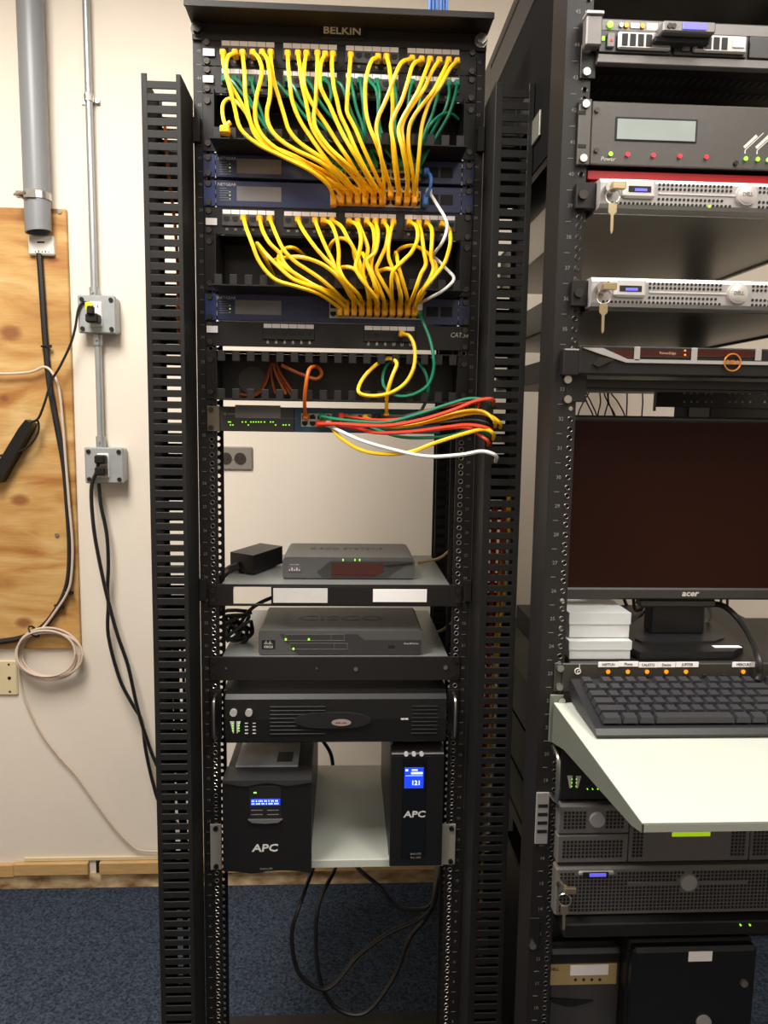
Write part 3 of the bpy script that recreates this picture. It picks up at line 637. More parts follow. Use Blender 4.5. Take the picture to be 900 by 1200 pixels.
k = MB(); k.prism([q(.76, .62), q(.985, .78), q(.985, .68), q(.80, .55)], 'y', yf-.002, yf-.001); k.build('wedge', M_hole, r1)
bx('maker_badge', mat('badge_grey', (92, 90, 92), .4), r1, xa+wv*.04, xa+wv*.14, yf-.0014, yf, za+h*.3, za+h*.56, c=.0004)
k = MB()
for i in range(5): k.box(xa+wv*(.05+.018*i), xa+wv*(.058+.018*i), yf-.0018, yf-.0012, za+h*.36, za+h*(.36+(.06, .14, .06, .14, .06)[i]))
k.build('badge_bars', M_print, r1, kind='stuff')
text('CISCO SYSTEMS', .0026, (xa+wv*.09, yf-.0014, za+h*.64), r1)
for x in (402, 416, 421.5): c = at(x, 656, yf); bx('status_light', M_ledg, r1, c.x-.0012, c.x+.0012, yf-.0032, yf-.0018, c.z-.0022, c.z+.0022, c=.0004)
k = MB(); tadd(k, 'CISCO SYSTEMS', .03, ((xa+xb)/2-.005, (yf+yb)/2+.015, zt_+.0002), up=(0, 1, 0), sx=.72); k.build('embossed_lettering', M_tgrey2, r1)
# larger router on the middle shelf
yf = .006; za = Z2+.001; zt_ = at(400, 739, yf).z; xa, xb = at(303, 754, yf).x, at(495, 754, yf).x; yb = atz(400, 712, zt_).y; h = zt_-za; wv = xb-xa
r2 = thing('router', 'larger grey router printed CISCO on its lid, on the middle shelf', 'router', ((xa+xb)/2, yf, za))
k = MB(); k.prism([(xa, za+.003), (xa+.003, za), (xb-.003, za), (xb, za+.003), (xb, zt_-.004), (xb-.004, zt_), (xa+.004, zt_), (xa, zt_-.004)], 'y', yf, yb); k.build('case', M_tgrey, r2)
k = MB(); k.prism([q(.24, .02), q(.99, .02), q(.99, .62), q(.64, .62), q(.60, .86), q(.13, .86)], 'y', yf-.0012, yf); k.build('dark_facia', M_tgrey2, r2)
bx('maker_badge', M_hole, r2, xa+wv*.02, xa+wv*.1, yf-.0012, yf, za+h*.25, za+h*.62, c=.0005)
text('CISCO', .006, (xa+wv*.06, yf-.0014, za+h*.33), r2)
k = MB()
for i in range(9): k.box(xa+wv*(.033+.006*i), xa+wv*(.0355+.006*i), yf-.0016, yf-.0012, za+h*.44, za+h*(.44+(.04, .08, .14, .08, .04, .08, .14, .08, .04)[i]))
k.build('badge_bars', M_print, r2, kind='stuff')
for x, y in ((335, 749), (362, 749), (344, 760)): c = at(x, y, yf); bx('status_light', M_ledg, r2, c.x-.0018, c.x+.0018, yf-.003, yf-.0012, c.z-.002, c.z+.002, c=.0004)
for (u0, u1, v) in ((.16, .52, .72), (.19, .54, .36)):
    k = MB()
    for zz in (v-.12, v+.12): k.box(xa+wv*u0, xa+wv*u1, yf-.0016, yf-.0012, za+h*zz-.0003, za+h*zz+.0003)
    for uu in (u0, u1, u1-.08): k.box(xa+wv*uu-.0003, xa+wv*uu+.0003, yf-.0016, yf-.0012, za+h*(v-.12), za+h*(v+.12))
    k.build('light_outline', M_printg, r2)
text('Cisco 870 Series', .0042, (xa+wv*.93, yf-.0014, za+h*.47), r2)
bx('lock_slot', M_hole, r2, xa+wv*.79, xa+wv*.83, yf-.0016, yf-.001, za+h*.28, za+h*.4, c=.0006)
k = MB(); tadd(k, 'CISCO', .05, ((xa+xb)/2, (yf+yb)/2, zt_+.0002), up=(0, 1, 0), sx=1.2); k.build('embossed_lettering', M_tgrey2, r2)
# power brick on the upper shelf
c = at(271, 668, .1); d = at(331, 668, .1); zt_ = at(297, 649, .1).z
br = thing('power_brick', 'black power brick beside the smaller router', 'power supply', ((c.x+d.x)/2, .14, Z1))
V = [at(270, 667, .115), at(297, 672, .075), at(331, 665, .19), at(306, 660, .225)]
V = [Vector((p.x, p.y, 0)) for p in V]; V[3] = V[0]+V[2]-V[1]
k = MB(); n = 4; z0_, z1_ = Z1+.004, at(297, 651, .075).z
k.prism([(p.x, p.y) for p in V], 'z', z0_, z1_); k.build('case', M_dark, br)
for p in (V[0].lerp(V[2], .2), V[0].lerp(V[2], .8)): MB().cyl((p.x, p.y, Z1), (p.x, p.y, z0_), .006, 8).build('foot', M_dark, br)
MB().tube([V[0].lerp(V[1], .4)+Vector((0, 0, z0_+.012)), at(268, 668, .1), at(258, 678, .09), at(254, 690, .11), at(256, 720, .14)], .0085, 8).build('cord', M_blackc, br, smooth=True)
# tied power cord behind the larger router
tw = thing('tied_cord', 'black cord tied in a bundle left of the larger router', 'cord', at(280, 735, .1)); k = MB()
random.seed(5)
for i in range(9):
    c = at(278, 735, .1); t = i*.7; k.tube([c+Vector((random.uniform(-.03, .03), random.uniform(-.02, .02), random.uniform(-.035, .035))) for _ in range(4)], .004, 6, 4)
k.build('bundle', M_blackc, tw, smooth=True)
MB().tube([at(282, 730, .1), at(290, 718, .1), at(302, 708, .1), at(320, 700, .12), at(340, 697, .2)], .004, 7).build('cord', M_blackc, tw, smooth=True)
for ye, nm in (((505, 655), 'tan cable leaving the back of the upper shelf'), ((507, 740), 'tan cable leaving the back of the middle shelf')):
    x, y = ye; tubething('network_cable', nm, 'cable', [(x-15, y+4, .22), (x, y+2, .2), (x+12, y-2, .16), (x+22, y-10, .12)], .003, mat('tan_cable', (178, 152, 92), .5))
# ---------------------------------------------------------------- rack-mounted UPS
z1, z0 = zl(808), zl(864); u1 = thing('rack_ups', 'wide black rack-mounted power unit with chrome handles', 'power supply', (0, 0, z0))
yf = -.03
bx('chassis', M_dark, u1, -.216, .216, -.001, .42, z0+.001, z1-.001, c=.001)
xa, xb = at(264, 836, yf).x, at(523, 836, yf).x; h = z1-z0
k = MB(); k.prism([(-.0005, z0), (-.0005, z1), (yf+.008, z1-.001), (yf, z1-.009), (yf-.002, (z0+z1)/2), (yf, z0+.004), (yf+.004, z0)], 'x', xa, xb); k.build('bezel', M_dark, u1)
for s in (-1, 1):
    bx('ear', M_black, u1, min(s*PW, s*.2185), max(s*PW, s*.2185), -.004, -.0005, z0, z1, c=.0006)
    MB().tube([(s*.2300, -.004, z1-.008), (s*.2300, -.026, z1-.010), (s*.2300, -.034, z1-.022), (s*.2300, -.034, z0+.022), (s*.2300, -.026, z0+.010), (s*.2300, -.004, z0+.008)], .0038, 8, 4).build('handle', M_steel, u1, smooth=True)
for i in range(8):
    zz = z0+h*(.2+.08*i)
    for a, b in ((.20, .45), (.84, .96)): bx('rib', M_dark, u1, xa+(xb-xa)*a, xa+(xb-xa)*b, yf-.0035, yf+.004, zz-.0012, zz+.0012, c=.0005)
k = MB(); c = at(399, 843, yf); k.prism([(c.x+.058*math.cos(t*math.pi/12)-.03*(1 if math.cos(t*math.pi/12) < 0 else 0), c.z+.0155*math.sin(t*math.pi/12)) for t in range(24)], 'y', yf-.007, yf); k.build('latch', M_hole, u1)
k = MB(); c2 = at(400, 845, yf); k.prism([(c2.x+.0185*math.cos(t*math.pi/10), c2.z+.0065*math.sin(t*math.pi/10)) for t in range(20)], 'y', yf-.0085, yf-.006); k.build('badge', mat('oval_badge', (176, 164, 158), .35, .4), u1)
MB().box(c2.x-.011, c2.x-.001, yf-.0088, yf-.0084, c2.z-.001, c2.z+.001).box(c2.x+.001, c2.x+.010, yf-.0088, yf-.0084, c2.z-.0012, c2.z+.0008).build('badge_print', mat('dark_red_print', (120, 40, 30), .5), u1)
for x in (274, 292): c = at(x, 834, yf); MB().cyl((c.x, yf-.008, c.z), (c.x, yf, c.z), .0068, 14).build('button', mat('pale_button', (170, 166, 160), .4), u1)
for x in (272, 280): 
    c = at(x, 852, yf); s = 1 if x == 272 else -1
    MB().prism([(c.x-.0035*s, c.z+.012), (c.x+.0045*s, c.z+.012), (c.x+.0045*s-.001*s, c.z-.011), (c.x+.002*s, c.z-.011)], 'y', yf-.0035, yf).build('meter', mat('meter_pale', (188, 190, 178), .5), u1)
    for i in range(4): bx('status_light', M_ledg, u1, c.x+.0005*s, c.x+.0005*s+.0022, yf-.0045, yf-.003, c.z-.007+i*.005, c.z-.0055+i*.005, c=.0003)
k = MB()
for i in range(4):
    for x in (289, 298): c = at(x, 847+i*4, yf); k.box(c.x-.003, c.x+.003, yf-.003, yf, c.z-.0006, c.z+.0006)
k.build('panel_print', M_print, u1, kind='stuff'); c = at(474, 842, yf); MB().box(c.x-.007, c.x-.0005, yf-.003, yf, c.z-.0016, c.z+.0016).box(c.x+.0005, c.x+.007, yf-.003, yf, c.z-.0016, c.z+.0016).build('model_print', M_print, u1)
# ---------------------------------------------------------------- tower UPS, left
yf = -.028; xa, xb = at(261, 960, yf).x, at(365, 960, yf).x; zf = at(313, 917, yf).z; zb0 = Z3+.001
ul = thing('tower_ups', 'wide black APC power unit with a booklet on top', 'power supply', ((xa+xb)/2, .1, zb0)); w_ = xb-xa
bx('case', M_dark, ul, xa+.002, xb-.002, -.0040, .40, zb0, zf+.005, c=.003)
k = MB(); N = 16; top = [(xa+w_*i/N, zf-.001) for i in range(N+1)]
bot = [(xa+w_*i/N, zb0-.012+.006*abs(math.cos(math.pi*i/N*1.5))) for i in range(N+1)]
k.prism(bot+top[::-1], 'y', yf, -.0042); k.build('facia', M_dark, ul)
k = MB(); k.prism([(xa+w_*i/N, zf+.001-.0065*math.sin(2*math.pi*i/N)**2) for i in range(N+1)]+[(xb, zf+.006), (xa, zf+.006)], 'y', yf-.004, .03); k.build('brow', mat('grey_brow', (44, 43, 44), .42), ul)
k = MB(); c0, c1 = at(292, 921, yf), at(330, 958, yf); bx('display_panel', M_hole, ul, c0.x, c1.x, yf-.0015, yf, c1.z, c0.z, c=.0006)
a, b = at(294, 936, yf), at(328.5, 943, yf); bx('screen', M_lcdb, ul, a.x, b.x, yf-.0026, yf-.0014, b.z, a.z, c=.0003)
k = MB()
random.seed(3)
for row in (0, 1):
    zz = a.z-.0035-.0055*row; x = a.x+.002
    while x < b.x-.004: k.box(x, x+.0018, yf-.003, yf-.0026, zz-.0014, zz+.0012); x += random.choice((.003, .003, .005))
k.build('screen_digits', M_lcdw, ul, kind='stuff')
c = at(299, 928.5, yf); bx('status_light', M_ledg, ul, c.x-.0028, c.x+.0028, yf-.0026, yf-.0014, c.z-.0014, c.z+.0014, c=.0004)
k = MB()
for x in (301, 320):
    for y in (949, 954): c = at(x, y, yf); k.box(c.x-.011, c.x+.011, yf-.002, yf-.0014, c.z-.0006, c.z+.0006)
k.build('button_outlines', M_printg, ul, kind='stuff')
c = at(311, 961, yf); MB().prism([(c.x-.033, c.z+.003), (c.x+.033, c.z+.003), (c.x+.025, c.z-.003), (c.x, c.z-.005), (c.x-.025, c.z-.003)], 'y', yf-.005, yf).build('chrome_lip', mat('chrome_lip', (150, 148, 146), .3, .7), ul)
def apc(c, size, root, y): text('APC', size, (c.x, y-.0004, c.z), root, m=mat('apc_print', (200, 198, 194), .5), sx=1.25, shear=.12)
apc(at(311, 994, yf), .021, ul, yf)
c = at(312, 1018, yf); text('Smart-UPS', .0055, (c.x, yf-.0004, c.z), ul, m=M_printg); c = at(312, 1022, yf); text('1000', .0055, (c.x, yf-.0004, c.z), ul, m=M_printg)
p = [atz(276, 899, zf+.007), atz(349, 899, zf+.007), atz(346, 872, zf+.007), atz(288, 872, zf+.007)]
bk = thing('booklet', 'booklet with a grey cover lying on the wide APC unit', 'booklet', p[0]); k = MB(); k.prism([(p[0].x, p[0].y), (p[1].x, p[0].y), (p[1].x, p[0].y+.19), (p[0].x, p[0].y+.19)], 'z', zf+.0065, zf+.0105)
k.build('cover', mat('booklet_cover', (196, 202, 206), .5, rgb2=(110, 114, 120), ns=9), bk); bx('cover_picture', M_tgrey2, bk, p[0].x+.08, p[1].x-.012, p[0].y+.015, p[0].y+.06, zf+.0105, zf+.0109, c=.0001)
# tower UPS, right
yf = -.022; xa, xb = at(457, 960, yf).x, at(519, 960, yf).x; zf = at(488, 884, yf).z
ur = thing('tower_ups', 'narrow black APC power unit with a bright blue display', 'power supply', ((xa+xb)/2, .1, zb0))
bx('case', M_dark, ur, xa, xb, -.0036, .34, zb0, zf+.012, c=.005); 
k = MB(); k.prism([(-.0037, zb0-.006), (yf, zb0-.004), (yf, zf-.004), (yf+.006, zf), (-.0037, zf+.010)], 'x', xa+.0005, xb-.0005); k.build('facia', M_dark, ur)
bx('glossy_strip', mat('gloss_black', (14, 14, 16), .12), ur, at(471, 950, yf).x, at(499, 950, yf).x, yf-.0015, yf, zb0+.012, zf-.006, c=.0008)
bx('silver_band', mat('band_silver', (120, 118, 114), .35, .5), ur, xa+.001, xb-.001, yf-.001, yf+.006, zf-.001, zf+.0025, c=.001)
for x in (476, 485, 494): c = at(x, 882, yf); MB().cyl((c.x, yf-.003, zf+.001), (c.x, yf+.004, zf+.001), .0042, 12).build('button', mat('near_white_button', (215, 216, 220), .3), ur)  # plain near-white button caps
a, b = at(474, 899, yf), at(496, 923, yf); bx('screen', M_lcdb, ur, a.x, b.x, yf-.0028, yf-.0014, b.z, a.z, c=.0004)
text('121', .0125, ((a.x+b.x)/2+.004, yf-.003, b.z+.011), ur, m=M_lcdw)
k = MB(); k.box(a.x+.013, b.x-.002, yf-.0032, yf-.0028, a.z-.013, a.z-.009).box(a.x+.014, b.x-.012, yf-.0032, yf-.0028, a.z-.006, a.z-.0035).box(a.x+.002, a.x+.007, yf-.0032, yf-.0028, a.z-.007, a.z-.003).box(a.x+.002, b.x-.002, yf-.0032, yf-.0028, a.z-.0165, a.z-.016); k.build('screen_bars', M_lcdw, ur)
apc(at(486, 954, yf), .018, ur, yf-.0015); c = at(487, 1000, yf); text('Back-UPS', .0055, (c.x, yf-.0019, c.z), ur, m=M_printg); c = at(487, 1004.5, yf); text('Pro 1500', .0055, (c.x, yf-.0019, c.z), ur, m=M_printg)
# cords under and behind
tubething('floor_cord', 'black cord looping down from the left of the bottom shelf', 'cord', [(372, 1000, .3), (366, 1020, .2), (352, 1058, .12), (342, 1095, .1), (349, 1138, .1), (372, 1158, .11), (392, 1153, .12), (420, 1120, .14), (455, 1094, .15), (490, 1078, .15), (506, 1064, .14), (512, 1040, .12), (514, 990, .36)], .0048, M_blackc)
tubething('floor_cord', 'black cord making the lowest loop under the bottom shelf', 'cord', [(398, 1005, .3), (390, 1024, .22), (374, 1058, .17), (370, 1108, .15), (378, 1158, .14), (398, 1184, .14), (430, 1186, .14), (462, 1145, .16), (480, 1100, .17), (500, 1075, .17), (509, 1050, .15), (513, 985, .37)], .0048, M_blackc)
tubething('floor_cord', 'short black cord sagging at the right under the bottom shelf', 'cord', [(412, 1005, .3), (422, 1020, .24), (446, 1040, .2), (462, 1060, .19), (485, 1066, .18), (505, 1060, .16), (514, 1030, .15), (515, 985, .38)], .0048, M_blackc)
tubething('hanging_cable', 'dark cord hanging behind the gap between the tower power units', 'cord', [(366, 846, .416), (377, 866, .45), (388, 885, .47), (391, 915, .47), (392, 960, .44)], .005, mat('dark_green_cord', (22, 34, 28), .45))
# ---------------------------------------------------------------- patch cables
random.seed(21)
PLUG = {}
def plugmesh(m, h):
    key = (m.name, h)
    if key not in PLUG: PLUG[key] = MB().cbox(-.0052, .0052, -.011, .011, -h/2, h/2, .002).mesh('plug', m)[0]
    return PLUG[key]
def patch(pts, m, label, group, depth=None, r=.0034, p0=True, p1=True, h0=.011, h1=.018, name='patch_cable', e0=-.0065, e1=-.0085):
    dp = depth if depth is not None else random.uniform(-.104, -.08); n = len(pts); P = []
    boot = M_yport if m is M_yellow else m
    A0, A1 = at(*pts[0][:2], e0-.02), at(*pts[-1][:2], e1-.02)
    for i, q in enumerate(pts):
        if len(q) == 3: P.append(at(*q)); continue
        t = i/(n-1); y = e0-.022+(dp-e0+.022)*min(1, math.sin(math.pi*t)*1.7)
        P.append(at(q[0], q[1], y))
    root = thing(name, label, 'cable', P[-1], group)
    if p0: put(plugmesh(boot, h0), 'plug', (A0.x, e0-.0112, A0.z), root); P[0] = Vector((A0.x, e0-.018, A0.z))
    if p1: put(plugmesh(boot, h1), 'plug', (A1.x, e1-.0112, A1.z), root); P[-1] = Vector((A1.x, e1-.020, A1.z+.005))
    MB().tube(P, r, 7, 4).build('cord', m, root, smooth=True)
    return root
LU = 'yellow patch cable in the upper bundle down to the stacked blue switches'; GU = 'yellow cables of the upper bundle'
upper = [
 [(261, 66), (262, 78), (268, 98), (275, 126), (282, 151), (302, 169), (330, 183), (362, 199), (384, 216), (391, 234)],
 [(275, 66), (267, 70), (265, 82), (269, 97), (277, 111), (286, 127), (293, 142), (300, 160), (318, 176), (350, 189), (383, 210), (400, 232)],
 [(284, 66), (286, 82), (287, 96), (288, 115), (292, 136), (298, 152), (310, 166), (330, 180), (358, 194), (385, 210), (400, 225)],
 [(296, 66), (303, 71), (307, 82), (305, 96), (301, 112), (299, 130), (301, 146), (310, 162), (330, 178), (360, 191), (388, 206), (409, 232)],
 [(307, 66), (313, 72), (316, 85), (317, 100), (316, 116), (313, 131), (315, 146), (325, 161), (345, 175), (375, 190), (400, 210), (410, 225)],
 [(317, 66), (318, 78), (321, 95), (327, 115), (333, 135), (339, 153), (352, 168), (378, 186), (402, 206), (419, 232)],
 [(337, 67), (338, 82), (340, 100), (343, 120), (351, 140), (361, 156), (382, 186), (404, 212), (419, 226)],
 [(349, 67), (351, 78), (354, 98), (358, 116), (361, 131), (366, 150), (380, 172), (400, 192), (418, 212), (428, 232)],
 [(359, 67), (357, 78), (356, 95), (360, 110), (370, 128), (383, 147), (396, 168), (408, 186), (420, 206), (429, 226)],
 [(372, 67), (372, 80), (371, 100), (370, 120), (368, 136), (371, 152), (385, 172), (404, 190), (424, 210), (438, 232)],
 [(381, 68), (376, 78), (375, 98), (380, 112), (387, 125), (394, 141), (402, 158), (416, 182), (431, 208), (438, 226)],
 [(390, 68), (389, 78), (391, 100), (395, 118), (399, 135), (407, 152), (420, 182), (436, 212), (448, 232)],
 [(411, 69), (410, 82), (408, 100), (407, 118), (407, 132), (416, 150), (428, 178), (442, 208), (449, 226)],
 [(443, 71), (435, 75), (429, 92), (428, 110), (429, 130), (433, 148), (441, 168), (450, 195), (458, 225)],
 [(453, 71), (456, 80), (458, 95), (460, 115), (460, 132), (459, 150), (462, 190), (467, 232)],
 [(483, 73), (471, 76), (463, 88), (457, 105), (450, 122), (443, 138), (441, 155), (446, 180), (450, 208), (449, 232)],
 [(494, 74), (484, 79), (478, 95), (471, 117), (463, 133), (458, 148), (462, 172), (466, 205), (468, 226)],
 [(504, 74), (499, 86), (490, 106), (480, 124), (471, 140), (467, 154), (472, 176), (477, 206), (477, 232)],
 [(515, 75), (506, 87), (497, 104), (485, 121), (475, 137), (471, 152), (474, 172), (478, 200), (478, 226)],
 [(526, 75), (519, 88), (508, 106), (494, 124), (484, 138), (479, 152), (479, 175), (484, 205), (486, 232)],
 [(536, 76), (527, 84), (516, 101), (505, 116), (499, 131), (494, 150), (491, 180), (488, 212), (487, 226)],
]
ORD = 'first second third fourth fifth sixth seventh eighth ninth tenth eleventh twelfth thirteenth fourteenth fifteenth sixteenth seventeenth eighteenth nineteenth twentieth twenty-first'.split()
def lift(p, d): return [(p[0][0], p[0][1]-d), (p[1][0], p[1][1]-d*.6)]+p[2:]
for i, p in enumerate(upper): patch(lift(p, 5), M_yellow, 'yellow cable on the topmost patch panel, %s yellow plug from the left' % ORD[i], GU)
patch([(268, 154, -.08), (262, 140, -.05), (261, 124, -.035), (268, 116, -.03), (280, 122, -.035), (292, 138, -.05), (300, 158, -.06), (320, 172, -.07), (355, 188, -.07), (392, 215, -.06), (409, 226)], M_yellow, 'yellow patch cable looping at the far left of the upper bundle', None, p0=False)
for (x, y) in ((266, 153),): 
    c = at(x, y, -.085); o = thing('loose_plug', 'loose yellow plug resting on the finger manager at left', 'plug', c); MB().cbox(c.x-.01, c.x+.006, -.1, -.082, c.z-.008, c.z+.004, .002).build('boot', M_yport, o); MB().cyl((c.x-.004, -.09, c.z+.003), (c.x+.006, -.088, c.z+.012), .004, 8).build('strain_relief', M_yellow, o)
LG = 'green patch cable behind the yellow ones, from the second patch panel'; GG = 'green cables of the second patch panel'
green = [
 [(263, 97), (272, 98), (282, 108), (293, 122), (304, 138), (318, 157), (340, 168), (370, 182), (400, 200), (404, 190)],
 [(275, 97), (281, 100), (290, 112), (297, 124), (305, 140), (322, 160), (350, 172), (380, 186), (395, 190)],
 [(295, 98), (296, 104), (300, 115), (306, 130), (313, 148), (330, 163), (360, 178), (400, 192)],
 [(316, 98), (325, 100), (336, 110), (345, 120), (352, 130), (366, 146), (385, 165), (412, 190)],
 [(337, 98), (345, 106), (352, 118), (362, 132), (378, 148), (395, 166), (420, 190)],
 [(360, 98), (366, 106), (374, 118), (384, 132), (395, 143), (403, 156), (410, 172), (420, 192)],
 [(380, 98), (386, 102), (388, 112), (386, 124), (392, 140), (404, 160), (422, 182), (430, 194)],
 [(391, 99), (400, 103), (406, 116), (412, 132), (420, 150), (427, 165), (435, 190)],
 [(411, 99), (414, 112), (418, 128), (424, 145), (428, 160), (440, 192)],
 [(422, 99), (424, 112), (426, 130), (428, 152), (436, 172), (450, 192)],
 [(432, 99), (440, 106), (443, 118), (443, 135), (444, 155), (452, 175), (462, 192)],
 [(442, 100), (445, 112), (444, 130), (446, 152), (458, 175), (470, 192)],
 [(461, 100), (464, 112), (465, 128), (463, 145), (466, 165), (474, 192)],
 [(483, 101), (480, 112), (478, 126), (473, 142), (470, 160), (474, 180), (480, 194)],
 [(496, 101), (494, 112), (490, 128), (484, 142), (478, 160), (482, 180), (487, 194)],
 [(515, 102), (512, 118), (506, 136), (499, 152), (494, 170), (490, 192)],
 [(526, 102), (526, 116), (520, 132), (510, 148), (500, 168), (494, 185), (490, 198)],
 [(536, 102), (533, 116), (526, 134), (516, 152), (504, 172), (496, 188), (491, 200)],
]
for i, p in enumerate(green): patch(lift(p, 5), M_green, 'green cable on the second patch panel, %s green plug from the left' % ORD[i], GG, depth=random.uniform(-.052, -.04), r=.0028, e0=-.0065, e1=-.0085, h1=.011)
patch([(537, 140, -.03), (530, 134, -.04), (520, 133, -.05), (508, 142, -.055), (499, 156, -.05), (495, 175, -.04), (493, 190, -.03)], M_green, 'green patch cable arching over at the right end of the finger manager', None, p0=False, p1=False, r=.0028)
LL = 'yellow patch cable in the lower bundle down to the single blue switch'; GL = 'yellow cables of the lower bundle'
lower = [
 [(285, 259), (289, 271), (296, 287), (302, 303), (312, 318), (325, 329), (348, 336), (375, 345), (398, 364)],
 [(304, 260), (308, 273), (316, 285), (328, 297), (333, 308), (345, 321), (362, 333), (385, 343), (406, 364)],
 [(316, 260), (323, 276), (332, 292), (345, 306), (360, 316), (376, 327), (392, 341), (405, 357)],
 [(349, 261), (355, 272), (368, 288), (380, 302), (391, 313), (402, 328), (412, 346), (415, 364)],
 [(369, 262), (374, 274), (382, 290), (390, 306), (396, 320), (408, 338), (424, 364)],
 [(379, 262), (388, 265), (394, 277), (397, 295), (397, 312), (404, 328), (420, 345), (424, 357)],
 [(389, 262), (400, 268), (408, 280), (415, 292), (421, 306), (426, 322), (431, 342), (433, 364)],
 [(409, 263), (419, 267), (423, 281), (420, 300), (417, 315), (428, 333), (441, 350), (442, 364)],
 [(419, 263), (425, 276), (431, 291), (428, 305), (426, 322), (433, 344), (433, 357)],
 [(430, 263), (437, 270), (439, 286), (436, 302), (435, 315), (440, 332), (449, 348), (451, 364)],
 [(440, 263), (443, 277), (440, 295), (430, 306), (436, 324), (442, 342), (442, 357)],
 [(450, 264), (455, 272), (452, 289), (445, 305), (441, 316), (448, 330), (458, 348), (460, 364)],
 [(461, 264), (457, 277), (455, 298), (459, 312), (465, 328), (470, 346), (469, 364)],
 [(480, 264), (488, 268), (489, 281), (482, 296), (470, 308), (460, 320), (459, 340), (460, 357)],
 [(491, 265), (494, 277), (497, 296), (499, 310), (493, 322), (486, 342), (478, 364)],
 [(501, 265), (506, 271), (506, 286), (505, 302), (508, 314), (503, 328), (492, 344), (487, 357)],
 [(519, 266), (526, 270), (528, 282), (525, 297), (520, 310), (510, 323), (500, 335), (490, 350), (486, 364)],
]
for i, p in enumerate(lower): patch(lift(p, 4), M_yellow, 'yellow cable on the lower patch panel, %s yellow plug from the left' % ORD[i], GL)
LB = 'yellow patch cable looping out of the lower finger manager to the single blue switch'; GB = 'looped yellow cables of the lower bundle'
for p in ([(322, 326, -.03), (312, 305, -.025), (301, 285, -.03), (312, 298, -.075), (328, 314, -.085), (345, 328, -.09), (370, 337, -.085), (388, 347, -.06), (398, 357)],
          [(360, 302, -.02), (345, 291, -.02), (333, 292, -.025), (326, 302, -.06), (330, 310, -.08), (348, 322, -.085), (368, 334, -.08), (392, 344, -.06), (406, 357)],
          [(318, 306, -.03), (328, 303, -.05), (350, 301, -.085), (372, 307, -.09), (388, 317, -.09), (402, 332, -.08), (410, 346, -.06), (415, 357)],
          [(385, 305, -.02), (386, 290, -.03), (393, 281, -.05), (404, 280, -.06), (413, 288, -.065), (416, 302, -.06), (424, 320, -.06), (440, 340, -.06), (451, 357)],
          [(394, 320, -.03), (402, 313, -.07), (416, 316, -.09), (426, 330, -.09), (436, 345, -.06), (442, 360)],
          [(462, 305, -.03), (464, 296, -.05), (467, 312, -.085), (472, 330, -.085), (477, 348, -.06), (478, 357)],
          [(424, 304, -.04), (425, 297, -.07), (432, 312, -.095), (442, 332, -.09), (449, 348, -.06), (451, 360)],
          [(462, 300, -.02), (470, 291, -.02), (485, 288, -.02), (500, 296, -.02), (512, 310, -.03), (505, 330, -.05), (494, 348, -.05), (487, 362)],
          [(432, 322, -.03), (446, 317, -.06), (456, 315, -.09), (464, 322, -.09), (468, 340, -.08), (469, 357)]):
    patch([(p[0][0], p[0][1], .055)]+p[1:], M_yellow, LB, GB, p0=False)
patch([(503, 224), (513, 241), (522, 256), (524, 268), (518, 285), (508, 299, -.05), (513, 305, -.035), (524, 316, -.05), (532, 327, -.085), (520, 340, -.085), (504, 349, -.06), (492, 358)], M_whitec, 'white patch cable curving down right of the yellow bundles', None, r=.0028, p0=True)
patch([(500, 200), (505, 207), (504, 220), (499, 234)], M_bluec, 'short blue patch cable at the right end of the stacked blue switches', None, depth=-.04, r=.003, e0=-.0085)
patch([(492, 367), (497, 380), (504, 398), (508, 418), (508, 434), (501, 452), (482, 463), (462, 463), (449, 450, -.03), (452, 430, -.025), (466, 418, -.025), (484, 420, -.03), (497, 434, -.035), (502, 452, -.04), (499, 470, -.03), (494, 484)], M_green, 'green patch cable looping below the single blue switch', None, depth=-.055, r=.003, e1=-.0065, h1=.011)
patch([(471, 391), (480, 394), (486, 408), (485, 430), (475, 449), (456, 461), (434, 464), (420, 459), (425, 444, -.04), (440, 428, -.035), (456, 420, -.035), (465, 426, -.05), (460, 440, -.06), (455, 456, -.06), (453, 472, -.045), (453, 487)], M_yellow, 'yellow patch cable from the CAT.5e panel looping into the green-lit switch', None, depth=-.06, e1=-.0065, h1=.011)
# orange fibre
patch([(358, 488), (357, 470, -.05), (359, 448, -.06), (363, 432, -.05), (372, 430, -.02), (377, 438, -.012), (370, 444, -.012), (352, 438, -.012), (330, 428, -.012)], M_orange, 'orange fibre cable from the manager down into the green-lit switch', None, p1=False, e0=-.0065, r=.0034)
LO = 'orange fibre cable lying fanned out in the finger manager'
for i, p in enumerate([[(272, 464), (290, 464), (304, 458), (312, 444), (317, 428), (322, 425)], [(280, 462), (300, 463), (311, 450), (318, 430), (325, 424)], [(323, 461), (319, 446), (319, 430), (324, 424)], [(341, 463), (332, 448), (323, 432), (322, 425)], [(346, 464), (338, 452), (328, 436), (324, 426)], [(335, 462), (328, 448), (322, 434), (321, 426)]]):
    q = [at(x, y, .022-.004*i+.003*math.sin(j)) for j, (x, y) in enumerate(p)]
    tubething('fibre_cable', LO, 'cable', q, .0026, mat('dark_orange_fibre', (150, 72, 22), .45), 'orange fibres in the manager', 6)
